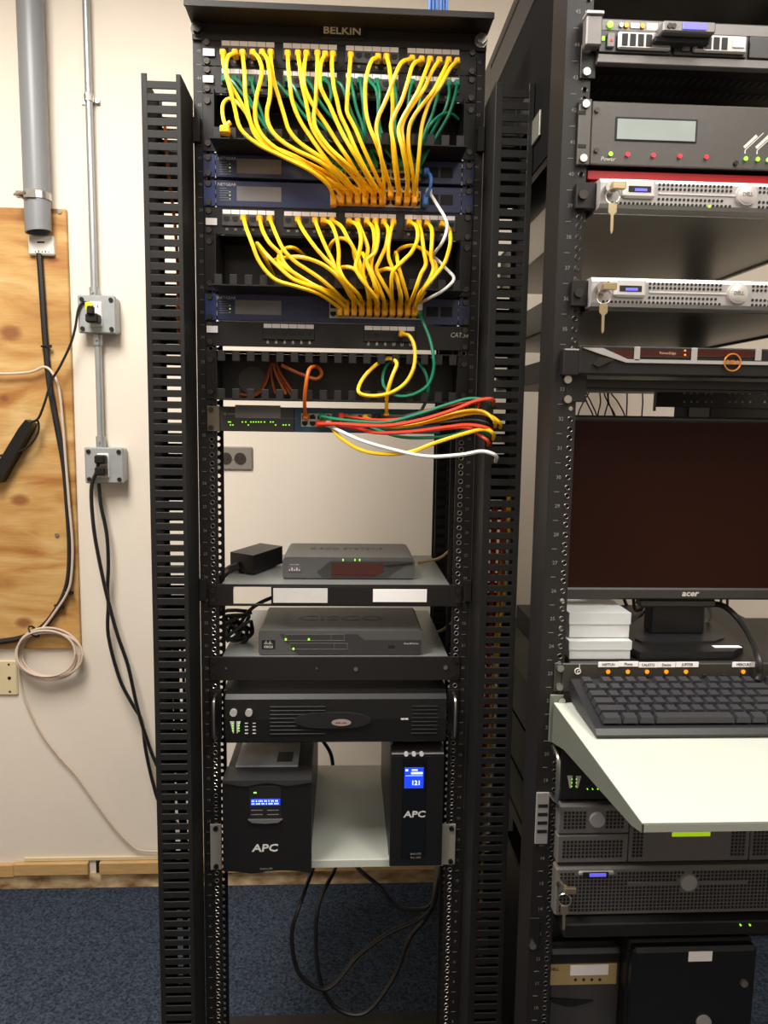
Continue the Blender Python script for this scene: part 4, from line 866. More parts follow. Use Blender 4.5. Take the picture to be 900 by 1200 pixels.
# bundle leaving the green-lit switch into the right duct
def run(pts, m, label, ys, r=.003, p0=True):
    n = len(pts); P = [at(x, y, ys[0]+(ys[1]-ys[0])*(i/(n-1))**.8-.012*math.sin(math.pi*i/(n-1))) for i, (x, y) in enumerate(pts)]
    last = P[-1]; P += [Vector((last.x+.006, last.y+.03, last.z-.012))]
    root = thing('patch_cable', label, 'cable', P[0])
    if p0: put(plugmesh(m, .011), 'plug', (P[0].x, -.0175, P[0].z), root)
    MB().tube(P, r, 7, 5).build('cord', m, root, smooth=True)
S = -.026
run([(373, 497), (400, 497), (450, 499), (490, 493), (530, 481), (558, 470), (577, 468)], M_red, 'topmost red cable sweeping from the green-lit switch to the right duct', (S-.012, -.125), .0034)
run([(379, 497), (415, 501), (440, 507), (480, 506), (520, 501), (550, 498), (574, 503)], M_red, 'middle red cable sweeping from the green-lit switch to the right duct', (S, -.122), .0032)
run([(392, 498), (425, 504), (455, 508), (505, 504), (545, 501), (562, 510), (572, 517)], M_red, 'lowest red cable, bending down at the right duct', (S+.004, -.118))
run([(400, 487), (440, 492), (475, 490), (505, 480), (535, 474), (560, 472)], M_red, 'pale red cable behind the green one leaving the switch', (S+.005, -.105), .0026)
run([(377, 488), (400, 492), (450, 495), (488, 486), (525, 474), (552, 467), (574, 471)], M_green, 'upper green cable sweeping from the green-lit switch to the right duct', (S-.006, -.115))
run([(410, 489), (440, 503), (470, 512), (500, 513), (530, 510), (552, 504), (572, 509)], M_green, 'lower green cable sagging in front of the opening', (S+.004, -.11))
run([(428, 489), (455, 499), (490, 496), (520, 487), (550, 481), (568, 483), (580, 494)], M_yellow, 'upper yellow cable sweeping from the green-lit switch to the right duct', (S, -.122), .003)
run([(422, 497), (460, 501), (495, 497), (525, 490), (555, 484), (574, 487), (586, 496)], M_yellow, 'second yellow cable arching beside the upper one to the right duct', (S+.004, -.118), .003)
run([(387, 498), (398, 512), (422, 527), (450, 532), (480, 530), (510, 519), (545, 508), (567, 503), (578, 508)], M_yellow, 'lowest yellow cable sagging under the green-lit switch', (S-.01, -.125), .0034)
run([(384, 497), (400, 506), (425, 517), (460, 527), (500, 535), (540, 533), (565, 529), (581, 534)], M_whitec, 'white cable sagging lowest from the green-lit switch to the right duct', (S-.014, -.128), .0034)
run([(442, 489), (470, 488), (500, 481), (525, 476), (548, 474)], M_blackc, 'black cable leaving the right end of the green-lit switch', (S, -.10), .0028)
run([(436, 497), (465, 500), (500, 497), (530, 494), (556, 492), (574, 497)], M_blackc, 'second black cable between the coloured ones', (S+.006, -.11), .0028)
# ---------------------------------------------------------------- second rack
Y2 = -.28; XL = .325; XO = .363; XC = .588; XE = XC-PW
def z2(y, x=720, Y=Y2): return at(x, y, Y).z
rk = thing('server_rack', 'black four-post server rack at the right with the monitor and servers', 'rack', (XC, .05, 0))
hz2 = [.03+n*U+d for n in range(0, 48) for d in (.00635, .02222, .0381)]
ZT = 2.2
for s in (-1, 1):
    a, b = sorted((XC+s*(XC-XL), XC+s*(XC-XO))); xw = XC+s*(XC-XL)
    k = MB(); k.holed(a, b, Y2, Y2+.003, hz2, 0, ZT, XC+s*HX, .004); k.box(min(xw, xw-s*.003), max(xw, xw-s*.003), Y2+.003, Y2+.08, 0, ZT)
    up = k.build('front_post', M_rack, rk)
    k = MB()
    for z in hz2: k.ring((XC+s*HX, Y2-.0003, z), (0, 1, 0), .0038, .0006, 10, 4)
    k.build('hole_rims', M_rim2, up, kind='stuff')
    k = MB()
    for n in range(0, 48): k.box(XC+s*(XC-XL-.014)-.004, XC+s*(XC-XL-.014)+.004, Y2-.0005, Y2, .03+n*U-.0004, .03+n*U+.0004); tadd(k, str(n+1), .008, (XC+s*(XC-XL-.016), Y2-.0002, .03+(n+.5)*U))
    k.build('unit_numbers', M_printg, up, kind='stuff')
    k = MB(); k.box(min(xw, xw-s*.04), max(xw, xw-s*.04), .397, .4, 0, ZT).box(min(xw, xw-s*.003), max(xw, xw-s*.003), .33, .397, 0, ZT); k.build('rear_post', M_rack, rk)
    for z in (.04, 2.16): bx('side_rail', M_rack, rk, min(xw, xw-s*.02), max(xw, xw-s*.02), Y2+.08, .33, z-.03, z+.03, c=.001)
bx('shade_sheet', mat('shade_black', (11, 10, 10), .8, spec=.1), rk, XL+.001, XL+.004, Y2+.082, .328, 1.84, 2.128, c=.0008)  # added near-black sheet, painted shade for the dark inside of the rack
bx('lit_band_strip', M_galv, rk, XL-.003, XL+.0008, -.15, -.02, 1.885, 1.925, c=.001)  # added silver strip, its pale metal stands in for a lit band
bx('top_panel', M_rack, rk, XL, 2*XC-XL, Y2, .4, ZT-.002, ZT+.018, c=.002)
bx('rear_beam', M_rack, rk, XL+.04, 2*XC-XL-.04, .392, .4, ZT-.08, ZT-.003, c=.001)
def ears2(root, z0, z1, m=M_black, y=Y2, d=.004, xin=XO+.006, left_only=False):
    for s in (-1, 1):
        a, b = sorted((XC+s*PW, XC+s*(XC-xin))); bx('ear', m, root, a, b, y-d, y-.0006, z0, z1, c=.0008)
        for z in ((z0+.008, z1-.008) if z1-z0 > .03 else ((z0+z1)/2,)): MB().cyl((XC+s*HX, y-d-.004, z), (XC+s*HX, y-d, z), .0055, 10, .0065).build('screw', M_steel, root)
def X2(px, y=Y2, py=400): return at(px, py, y).x
XR = 2*XC-.372
def chassis(root, z0, z1, m=M_galv, x0=.372, y1=.42, y0=Y2+.001): bx('chassis', m, root, x0, 2*XC-x0, y0, y1, z0, z1, c=.001)
# drive server at the top
z1, z0 = z2(27), z2(79); yf = Y2-.012; h = z1-z0
sv = thing('drive_server', 'topmost server with two drive carriers and a blue display module', 'server', (XC, 0, z0))
chassis(sv, z0+.002, z1, M_black); ears2(sv, z0-.018, z0+.028)
bx('bottom_bar', M_silver2, sv, X2(700, yf, 70), XR, yf-.002, Y2, z0, z0+h*.2, c=.001)
bx('front_panel', M_tgrey2, sv, X2(700, yf, 50), XR, yf, Y2, z0+h*.2, z1, c=.001)
bx('button_strip', M_silver2, sv, X2(702, yf, 35), XR-.002, yf-.0015, yf, z0+h*.72, z1-.002, c=.0006)
for i, (px, m, r_) in enumerate(((714, M_ledg, .0045), (727, M_steel, .003), (733, M_gold, .0035), (752, M_gold, .0035))): c = at(px, 35, yf); MB().cyl((c.x, yf-.004, z0+h*.84), (c.x, yf-.0014, z0+h*.84), r_, 10).build('button', m, sv)
bx('usb_port', M_white, sv, X2(738, yf, 35), X2(749, yf, 35), yf-.003, yf-.0014, z0+h*.78, z0+h*.9, c=.0005); bx('label', M_white, sv, X2(757, yf, 35), X2(770, yf, 35), yf-.002, yf-.0014, z0+h*.76, z0+h*.92, c=.0003)
for px in (700, 788, 876):
    x = X2(px+1, yf, 55); w_ = X2(px+86, yf, 55)-x; d = bx('drive_carrier', M_tgrey2, sv, x, x+w_, yf-.004, yf-.0005, z0+h*.22, z0+h*.7, c=.0008)
    if px < 870:
        bx('handle', M_silver, d, x+w_*.24, x+w_*.97, yf-.010, yf-.004, z0+h*.27, z0+h*.66, c=.002)
        for i in range(4): bx('slot', M_hole, d, x+w_*(.29+.11*i), x+w_*(.37+.11*i), yf-.0108, yf-.0098, z0+h*.33, z0+h*.6, c=.0005)
        bx('latch', M_white, d, x+w_*.77, x+w_*.93, yf-.0115, yf-.0098, z0+h*.38, z0+h*.6, c=.0006)
        bx('release_button', M_silver2, d, x+w_*.1, x+w_*.2, yf-.009, yf-.004, z0+h*.3, z0+h*.62, c=.001); bx('status_light', M_ledg, d, x+w_*.03, x+w_*.07, yf-.006, yf-.004, z0+h*.46, z0+h*.56, c=.0004); bx('status_light', M_ledr, d, x+w_*.13, x+w_*.17, yf-.0098, yf-.0088, z0+h*.42, z0+h*.48, c=.0004)
a, b = at(777, 24, yf-.03), at(838, 40, yf-.03); md = bx('display_module', M_silver2, sv, a.x, b.x, yf-.032, yf-.001, b.z, a.z, c=.002)
bx('module_base', M_hole, sv, a.x-.006, b.x-.002, yf-.020, yf-.001, b.z-.008, b.z-.0005, c=.001)
bx('screen', M_lcdv, md, a.x+(b.x-a.x)*.36, a.x+(b.x-a.x)*.82, yf-.0335, yf-.0315, b.z+(a.z-b.z)*.22, b.z+(a.z-b.z)*.82, c=.0004)
for u in (.12, .2): MB().cyl((a.x+(b.x-a.x)*u, yf-.0335, (a.z+b.z)/2), (a.x+(b.x-a.x)*u, yf-.0315, (a.z+b.z)/2), .0035, 10).build('button', M_dark, md)
a, b = at(685, 22, yf), at(702, 58, yf); bx('rack_latch', M_silver2, sv, a.x, b.x, yf-.012, Y2-.0045, b.z, a.z, c=.002); bx('latch_cap', M_silver, sv, a.x-.001, b.x+.001, yf-.015, Y2-.0045, a.z, a.z+.005, c=.001)
k = MB(); zz = z0+.0016
for i in range(34):
    for j in range(7): x = .385+i*.012; y = Y2+.03+j*.045; k.box(x, x+.005, y, y+.022, zz-.0002, zz+.0006)
k.build('vent_slots', M_tgrey2, sv, kind='stuff')
# appliance with the long display
z1, z0 = z2(121), z2(195); yf = Y2-.004; h = z1-z0
ap = thing('network_appliance', 'grey appliance with a long pale display and four red lights', 'appliance', (XC, 0, z0)); chassis(ap, z0+.001, z1-.001, M_black, y1=.25)
bx('front_panel', M_appl, ap, X2(692, yf, 155), 2*XC-X2(692, yf, 155), yf-.002, Y2+.0005, z0, z1, c=.0015); ears2(ap, z0-.001, z1+.002, M_appl, xin=X2(692, yf, 155)-.0005, d=.007)
for py in (120, 133, 172): c = at(681, py, yf); bx('slot', M_hole, ap, c.x-.006, c.x+.006, Y2-.0078, Y2-.0068, c.z-.0025, c.z+.0025, c=.0004)
a, b = at(723, 140, yf), at(813, 167, yf); f_ = bx('display_frame', M_hole, ap, a.x-.003, b.x+.003, yf-.003, yf-.0021, b.z-.002, a.z+.003, c=.0006); bx('screen', M_lcdp, f_, a.x, b.x, yf-.0038, yf-.0028, b.z, a.z, c=.0003)
def led2(px, py, m, root, r_=.0032, y=None):
    y = yf-.002 if y is None else y; c = at(px, py, y); MB().cyl((c.x, y-.003, c.z), (c.x, y, c.z), r_, 10, r_*.6).build('status_light', m, root, smooth=True)
led2(715, 181, M_ledg, ap); [led2(x, y, M_ledr, ap) for x, y in ((735, 181.5), (765, 182.5), (796, 183.5), (827, 184.5))]; [led2(x, y, M_ledg, ap) for x, y in ((873, 186.5), (887, 187.2), (899, 188))]
c = at(712, 187, yf); text('Power', .008, (c.x, yf-.0022, c.z), ap, shear=.2)
k = MB()
for x, y in ((873, 180), (887, 180.5)):
    c = at(x, y, yf-.0022); D = Vector((.72, 0, .69)); Nn = Vector((-.69, 0, .72)); p0 = c+Vector((0, 0, .005))
    for q0, q1, hw_ in ((c, p0, .0008), (p0, p0+D*.036, .0006), (p0+D*.001+Nn*.0038, p0+D*.026+Nn*.0038, .0021)):
        dd = (q1-q0).normalized(); m_ = Vector((-dd.z, 0, dd.x))*hw_
        k.add([q0+m_, q0-m_, q1-m_, q1+m_], [(0, 1, 2, 3)])
k.build('slanted_print', M_print, ap)
for px, py in ((699, 130), (698, 177), (861, 192)): c = at(px, py, yf); MB().cyl((c.x, yf-.005, c.z), (c.x, yf-.002, c.z), .0035, 10).build('screw', M_screw, ap)
# red device
z1, z0 = z2(196.5), z2(211); rd_ = thing('red_appliance', 'thin bright red device under the grey appliance', 'appliance', (XC, 0, z0))
bx('chassis', M_redbox, rd_, .372, 2*XC-.372, Y2+.012, -.16, z0, z1-.002, c=.001); bx('front_panel', M_redbox, rd_, .366, 2*XC-.366, Y2+.004, Y2+.0118, z0+.001, z1-.003, c=.001)
# slim silver servers with keys
def keyset(root, x, y, z):
    MB().cyl((x, y-.014, z), (x, y, z), .0085, 14).build('lock', M_steel, root); 
    kk = MB().cbox(x-.001, x+.018, y-.022, y-.0145, z-.004, z+.006, .001).build('key', M_brass, root)
    MB().ring((x, y-.02, z-.014), (.3, 1, 0), .010, .0009, 14, 5).build('key_ring', M_steel, kk)
    MB().prism([(x-.006, z-.024), (x+.006, z-.024), (x+.006, z-.036), (x+.002, z-.040), (x+.0022, z-.062), (x, z-.066), (x-.0015, z-.062), (x-.002, z-.040), (x-.006, z-.036)], 'y', y-.0212, y-.0192).build('spare_key', M_brass, kk)
def slim(label, y0, y1, logo_px, kx, lead=None):
    z1, z0 = z2(y0), z2(y1); h = z1-z0; yf = Y2-.028; mid = (z0+z1)/2
    root = thing('slim_server', label, 'server', (XC, 0, z0), 'slim silver servers'); chassis(root, z0, z1-.003, M_galv, x0=.376, y1=.44)
    xa, xb = at(logo_px[0]-170, (y0+y1)/2, yf).x, XR
    for s in (-1, 1): a, b = sorted((XC+s*(XC-.3665), XC+s*(XC-.3755))); bx('slide_rail', M_galv if y0 < 300 else M_black, root, a, b, Y2+.03, .36, z0-.004, z1+(.03 if y0 < 300 else .004), c=.001)
    k = MB(); k.prism([(Y2, z0+.001), (yf+.004, z0+.002), (yf, z0+.007), (yf, z1-.007), (yf+.004, z1-.001), (Y2, z1)], 'x', xa, xb); bz = k.build('bezel', M_silver, root)
    for s in (-1, 1): a, b = sorted((XC+s*PW, XC+s*(XC-xa+.0005))); bx('ear', M_black, root, a, b, Y2-.012, Y2-.0005, z0+.004, z1-.003, c=.001); MB().cyl((XC+s*HX, Y2-.018, mid), (XC+s*HX, Y2-.012, mid), .0065, 12).build('thumb_screw', M_screw, root)
    c = at(*logo_px, yf); MB().cyl((c.x, yf-.006, mid+.002), (c.x, yf, mid+.002), .0145, 24, .0155).cyl((c.x, yf-.0075, mid+.002), (c.x, yf-.006, mid+.002), .0115, 24, .0135).build('badge', mat('badge_silver', (205, 200, 196), .3, .4), root, smooth=True)
    text('DELL', .007, (c.x, yf-.0078, mid+.002), root, m=M_printg)
    bx('groove', mat('groove_silver', (200, 196, 192), .3, .5), bz, xa+.085, c.x-.014, yf-.0012, yf+.001, mid-.0005, mid+.0022, c=.0005)
    sc_ = .0; xs_ = xa+.032
    fr = bx('display_surround', mat('pale_silver', (206, 202, 198), .35, .3), bz, xs_, xs_+.047, yf-.006, yf+.002, mid-.007, z1-.003, c=.003)
    bx('display', M_hole, bz, xs_+.007, xs_+.04, yf-.0068, yf-.0058, mid+.0005, mid+.009, c=.002); bx('screen', M_lcdv, bz, xs_+.016, xs_+.034, yf-.0074, yf-.0066, mid+.0015, mid+.0055, c=.0006)
    k = MB()
    def dot(x, z): k.prism([(x+.0021*math.cos(t*math.pi/3), z+.0021*math.sin(t*math.pi/3)) for t in range(6)], 'y', yf-.0008, yf+.0005)
    for i in range(62):
        x = xa+.018+i*.0062
        if abs(x-c.x) < .019: continue
        for j, zz in enumerate((mid-.0135, mid-.0065, mid+.0075, mid+.0135)):
            if xs_-.003 < x < xs_+.05 and j > 0: continue
            if x < xs_ and j == 1: continue
            if j == 1 and x > c.x-.03 and x < c.x: continue
            dot(x, zz)
    k.build('vent_holes', M_hole, bz, kind='stuff')
    if lead: cc = at(*lead, yf); bx('status_light', M_ledg, bz, cc.x-.002, cc.x+.002, yf-.0016, yf, cc.z-.002, cc.z+.002, c=.0005)
    keyset(root, xa+.012, yf, mid+.004)
slim('upper slim silver server with a key, below the red device', 215, 251, (873, 236), 708, (831, 242))
slim('lower slim silver server with a key, above the black-bezel server', 328.5, 364, (863, 347), 700)
# black bezel server
z1, z0 = z2(407), z2(440); h = z1-z0; yf = Y2-.022; mid = (z0+z1)/2
bs = thing('black_bezel_server', 'black server with silver swoosh bezel and orange round logo', 'server', (XC, 0, z0)); chassis(bs, z0, z1-.002, M_black, y1=.40)
xa = at(679, 424, yf).x; bx('bezel', M_black, bs, xa, XR+.006, yf, Y2, z0, z1, c=.002)
k = MB(); p = lambda px, py: (at(px, py, yf).x, at(px, py, yf).z)
sil = [p(682, 407.5), p(706, 408), p(735, 421), p(900, 424), (XR, p(900, 424)[1]), (XR, p(900, 428)[1]), p(900, 428), p(733, 425), p(700, 414)]
k.prism(sil, 'y', yf-.003, yf-.0005); k.build('silver_swoosh', M_silver, bs)
for a_ in ((743, 749), (810, 816), (885, 891)): u, v = at(a_[0], 408, yf), at(a_[1], 423, yf); bx('divider', M_silver, bs, u.x, v.x, yf-.003, yf-.0004, v.z, z1-.001, c=.0006)
for a_ in ((718, 742), (750, 809), (817, 884)): u, v = at(a_[0], 410, yf), at(a_[1], 419, yf); bx('window', M_redwin, bs, u.x, v.x, yf-.0015, yf-.0003, v.z, u.z, c=.0005)
c = at(782, 414, yf); text('PowerEdge', .0055, (c.x, yf-.0017, c.z), bs, m=mat('warm_print', (190, 150, 120), .5))
for y in (411, 416): led2(802, y, M_ledy, bs, .0014, yf-.0015)
c = at(857, 425, yf); MB().ring((c.x, yf-.004, c.z), (0, 1, 0), .0125, .0012, 28, 6).build('logo_ring', M_gold, bs, smooth=True); text('DELL', .0085, (c.x, yf-.0045, c.z), bs, m=M_gold, sx=1.1)
a, b = at(661, 408, Y2-.02), at(679, 440, Y2-.02); bx('latch_block', M_dark, bs, a.x, b.x, Y2-.02, Y2-.0005, b.z, a.z, c=.002); bx('latch_cap', M_silver, bs, a.x+.002, b.x-.002, Y2-.0208, Y2-.018, a.z-.003, a.z-.0008, c=.0005)
c = at(705, 424, yf); MB().prism([(c.x-.014, c.z-.004), (c.x-.006, c.z-.008), (c.x+.015, c.z+.002), (c.x+.015, c.z+.005), (c.x-.006, c.z+.006)], 'y', yf-.005, yf).build('bezel_lock', M_screw, bs)
bx('mount_strip', M_black, bs, XE, XO+.014, Y2-.003, Y2-.0005, z2(472), z0-.001, c=.0006)
for y in (445, 468): c = at(664, y, Y2); MB().cyl((c.x, Y2-.008, c.z), (c.x, Y2-.003, c.z), .006, 10).build('screw', M_steel, bs)
# rail, perforated panel and wires under it
z1, z0 = z2(444), z2(458); rl = thing('support_rail', 'black support rail under the black-bezel server', 'rail', (XC, 0, z0)); bx('bar', M_black, rl, XO+.015, 2*XC-XO-.015, Y2+.004, Y2+.03, z0+.004, z1-.001, c=.001); bx('flange', M_black, rl, XO+.015, 2*XC-XO-.015, Y2+.004, Y2+.012, z0, z0+.004, c=.0008)
yy = .05; a = at(769, 456, yy); b = at(900, 479, yy); pf = thing('rear_unit', 'black perforated rear unit seen above the monitor', 'rack unit', (a.x+.2, yy, b.z)); bx('plate', M_black, pf, a.x, a.x+.42, yy, yy+.003, b.z, a.z, c=.0006)
k = MB(); 
for x in (802, 810, 817, 827, 834, 855, 862, 870, 879, 896):
    for y in (461, 471): c = at(x, y, yy); k.cyl((c.x, yy-.0008, c.z), (c.x, yy, c.z), .0024, 8)
k.build('bright_holes', M_printg, pf, kind='stuff')
bx('edge_strip', M_silver2, pf, a.x-.003, a.x+.001, yy-.002, yy+.004, b.z-.008, a.z+.002, c=.0005)
a, b = at(773, 478, .3), at(842, 492, .3); bx('lower_box', M_dark, pf, a.x, b.x, yy+.0035, .15, b.z-.02, a.z+.03, c=.003)
random.seed(9)
for i, (xa, xb, y1) in enumerate(((690, 677, 490), (687, 700, 492), (684, 696, 492), (703, 700, 492), (713, 720, 492), (716, 733, 492), (712, 708, 492), (708, 722, 492), (735, 734, 492), (771-18, 752, 492))):
    tubething('rear_wire', 'thin black wire hanging in the gap behind the monitor top', 'wire', [(xa+4, 428, .41), (xa+2, 448, .43), (xa, 460, .46), ((xa+xb)/2+random.uniform(-3, 3), 472, .46), (xb, y1, .46), (xb, y1+40, .46)], .0018, M_blackc, 'wires behind the monitor', 6)
# ---------------------------------------------------------------- keyboard switch, its shelf load, monitor
z1, z0 = z2(776), z2(809); kv = thing('kvm_switch', 'black keyboard switch box with name strips and amber lights', 'switch box', (XC, 0, z0)); ZK = z1; yf = Y2-.006
chassis(kv, z0+.001, z1, M_black, x0=.372, y1=.10); bx('front_panel', mat('olive_black', (52, 50, 44), .45), kv, at(659, 792, yf).x, 2*XC-at(659, 792, yf).x, yf, Y2, z0, z1-.0005, c=.001)
ears2(kv, z0, z1, mat('olive_black', (52, 50, 44), .45), xin=at(659, 792, yf).x-.0005)
for nm, xa, xb, dy in (('NEPTUN', 701, 724, 0), ('Phone', 724.5, 747.5, -.6), ('CALISTO', 748.5, 769.5, .4), ('Denise', 770, 791, .2), ('JUPITER', 792, 818, 0), ('MERCURY', 858, 884, 0)):
    a, b = at(xa, 775.5+dy, yf), at(xb, 781.5+dy, yf); s_ = bx('name_strip', M_paper, kv, a.x, b.x, yf-.0016, yf-.0005, b.z, a.z, c=.0002); text(nm, .0062, ((a.x+b.x)/2, yf-.0018, (a.z+b.z)/2), s_, m=M_printk, sx=.85)
for x in (712, 735, 757.5, 780, 803, 825, 847.5, 870):
    if x < 820 or x > 860: led2(x, 786.5, M_ledy, kv, .0035, yf)
    c = at(x, 793, yf); bx('button', M_hole, kv, c.x-.003, c.x+.003, yf-.003, yf, c.z-.0045, c.z+.0045, c=.0006)
led2(803, 796.5, M_ledg, kv, .0026, yf-.003); c = at(677, 785, yf); MB().ring((c.x, yf-.0006, c.z-.002), (0, 1, 0), .0045, .001, 14, 5).ring((c.x+.002, yf-.0006, c.z-.003), (0, 1, 0), .0025, .0008, 12, 5).box(c.x+.002, c.x+.003, yf-.001, yf, c.z+.002, c.z+.009).build('maker_logo', M_print, kv)
# frosted boxes
def clearbox(label, xa, xb, ya, yb, zb, zt_):
    root = thing('plastic_box', label, 'box', ((xa+xb)/2, ya, zb), 'clear plastic boxes'); k = MB(); t = .0014; zm = zb+(zt_-zb)*.62
    k.box(xa, xb, ya, yb, zb, zb+t).box(xa, xb, ya, ya+t, zb+t, zm).box(xa, xb, yb-t, yb, zb+t, zm).box(xa, xa+t, ya+t, yb-t, zb+t, zm).box(xb-t, xb, ya+t, yb-t, zb+t, zm); k.build('tray', M_clear, root)
    k = MB(); e = .0015; k.box(xa-e, xb+e, ya-e, yb+e, zt_-t, zt_).box(xa-e, xb+e, ya-e, ya-e+t, zm-.003, zt_-t).box(xa-e, xb+e, yb+e-t, yb+e, zm-.003, zt_-t).box(xa-e, xa-e+t, ya-e+t, yb+e-t, zm-.003, zt_-t).box(xb+e-t, xb+e, ya-e+t, yb+e-t, zm-.003, zt_-t); k.build('lid', M_clear, root); return root
yb0 = Y2+.012; a, b = at(661, 751, yb0), at(738, 774, yb0)
clearbox('lower of two clear plastic boxes beside the monitor base', .374, b.x, yb0, yb0+.09, ZK+.0015, a.z)
a2, b2 = at(661, 718, yb0+.015), at(737, 744, yb0+.015)
clearbox('upper of two clear plastic boxes beside the monitor base', .377, b2.x, yb0+.015, yb0+.11, a.z+.0012, a2.z)
# monitor
yM = -.205; xa = at(657, 600, yM).x; zt_, zb_ = at(780, 488, yM).z, at(780, 702.5, yM).z; xb = 2*at(808, 600, yM).x-xa
mo = thing('monitor', 'black flat monitor standing in the right rack', 'monitor', ((xa+xb)/2, yM+.06, ZK)); k = MB()
bw = .012; bh = .020
k.cbox(xa, xb, yM-.003, yM+.03, zb_, zb_+bh, .003).cbox(xa, xb, yM-.003, yM+.03, zt_-.009, zt_, .003).cbox(xa, xa+.009, yM-.003, yM+.03, zb_+.002, zt_-.002, .003).cbox(xb-.009, xb, yM-.003, yM+.03, zb_+.002, zt_-.002, .003).cbox(xa+.03, xb-.03, yM+.022, yM+.055, zb_+.02, zt_-.04, .01).build('bezel', M_bezel, mo)
bx('screen', M_screen, mo, xa+.007, xb-.007, yM, yM+.025, zb_+bh-.002, zt_-.007, c=.0005)
c = at(808, 697.5, yM); text('acer', .014, (c.x, yM-.0034, zb_+.011), mo, sx=1.15, shear=.2)
na, nb = at(757, 720, yM+.05), at(818, 746, yM+.05); yb1 = yM-.005
bx('neck', M_dark, mo, na.x, nb.x, yM+.028, yM+.06, ZK+.016, zb_+.03, c=.003)
bx('hinge_bar', M_bezel, mo, at(752, 708, yM).x, at(842, 708, yM).x, yM+.008, yM+.03, zb_-.016, zb_-.002, c=.003)
pa_ = [(738, 759), (750, 765), (860, 764), (871, 757), (845, 733), (825, 723), (752, 723), (735, 735)]
P = [atz(x, y, ZK+.013) for x, y in pa_]; k = MB(); k.prism([(p_.x, p_.y) for p_ in P], 'z', ZK+.0015, ZK+.014); bs_ = k.build('base', M_dark, mo)
cx_, cy_ = sum(p_.x for p_ in P)/8, sum(p_.y for p_ in P)/8
MB().prism([(cx_+(p_.x-cx_)*.8, cy_+.008+(p_.y-cy_)*.6) for p_ in P], 'z', ZK+.0141, ZK+.017).build('base_dish', M_kbd, mo)
a, b = atz(838, 757, ZK+.0172), atz(866, 753, ZK+.0172); bx('sticker', M_paper, mo, a.x, b.x-.004, a.y, a.y+.012, ZK+.0141, ZK+.0146, c=.0001)
# video cable and other cords behind the monitor
tubething('video_cable', 'thick black cable dropping right of the monitor base', 'cable', [(820, 709, -.15), (845, 709, -.17), (865, 725, -.2), (880, 748, -.25), (889, 772, -.3), (890, 790, -.305), (888, 797, -.307)], .0052, M_blackc)
for i, p in enumerate(([(742, 700, .02), (745, 715, .02), (756, 712, .0), (748, 725, .0), (740, 735, .02), (752, 728, .05)], [(728, 690, .1), (735, 710, .1), (750, 722, .08), (765, 724, .05)], [(845, 640, .5), (845, 740, .5), (846, 754, .5)], [(853, 640, .5), (852, 720, .5), (850, 738, .5), (856, 753, .5)], [(830, 708, -.1), (832, 722, -.1), (824, 735, -.1), (815, 738, -.1)], [(826, 716, .1), (835, 726, .1), (848, 740, .1)])):
    tubething('hanging_cable', ('looped black cord left of the monitor stand', 'black cord slanting left of the monitor stand', 'straight black cord hanging right of the monitor stand', 'wavy black cord hanging right of the monitor stand', 'grey cord curling beside the monitor stand', 'short black cord slanting right of the monitor stand')[i], 'cord', p, .0035, M_printg if i == 4 else M_blackc)
# ---------------------------------------------------------------- keyboard shelf and keyboard
ZS = .985; XS = .347; YS = atz(757, 964, ZS).y
ks = thing('keyboard_shelf', 'pale grey sloping-sided keyboard shelf projecting from the right rack', 'shelf', (XC, -.45, ZS)); XSR = 2*XC-XS
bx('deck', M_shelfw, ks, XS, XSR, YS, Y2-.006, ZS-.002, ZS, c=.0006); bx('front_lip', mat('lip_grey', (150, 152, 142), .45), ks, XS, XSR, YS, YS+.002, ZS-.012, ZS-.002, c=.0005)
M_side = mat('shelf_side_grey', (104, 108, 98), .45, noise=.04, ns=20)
zd = z2(868, 650)
for s in (-1, 1):
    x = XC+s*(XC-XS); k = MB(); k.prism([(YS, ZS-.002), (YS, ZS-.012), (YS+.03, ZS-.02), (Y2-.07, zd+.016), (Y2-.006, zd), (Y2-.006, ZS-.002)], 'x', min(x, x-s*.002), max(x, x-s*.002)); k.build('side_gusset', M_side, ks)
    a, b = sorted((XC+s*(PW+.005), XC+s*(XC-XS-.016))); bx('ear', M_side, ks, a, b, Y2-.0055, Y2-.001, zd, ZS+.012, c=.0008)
    for z in (zd+.01, ZS+.003): MB().cyl((XC+s*HX-.004*s, Y2-.0095, z), (XC+s*HX-.004*s, Y2-.0055, z), .0055, 10).build('screw', M_steel, ks)
KF = atz(704, 863, ZS+.004); KB = at(664, 797, Y2-.014)
kb = thing('keyboard', 'dark computer keyboard lying on the pale shelf', 'keyboard', (XC, KF.y, ZS))
y0k, y1k = KF.y, Y2-.012; x0k = atz(703, 862, ZS+.004).x; unit = .0191; depth = y1k-y0k; slope = .026/depth; x1k = x0k+unit*23+.03
top = lambda y: ZS+.016+(y-y0k)*slope
k = MB(); k.prism([(y0k, ZS+.002), (y0k-.001, ZS+.006), (y0k+.006, ZS+.013), (y1k-.004, top(y1k)), (y1k, top(y1k)-.006), (y1k, ZS+.02), (y1k-.02, ZS+.008)], 'x', x0k-.006, x1k); k.build('body', M_kbd, kb)
for x in (x0k+.03, x1k-.03): MB().cbox(x-.008, x+.008, y1k-.03, y1k-.022, ZS+.0005, ZS+.012, .001).build('foot', M_dark, kb); MB().cbox(x-.008, x+.008, y0k+.01, y0k+.018, ZS+.0003, ZS+.004, .001).build('foot', M_dark, kb)
rows = [[1, -.6, 1, 1, 1, 1, -.4, 1, 1, 1, 1, -.4, 1, 1, 1, 1], [1]*13+[2], [1.5]+[1]*12+[1.5], [1.75]+[1]*11+[2.25], [2.25]+[1]*10+[2.75], [1.5, 1.25, 1.25, 6.1, 1.25, 1.25, 1.4]]
pitch = (depth-.016)/6; ang = math.atan(slope)
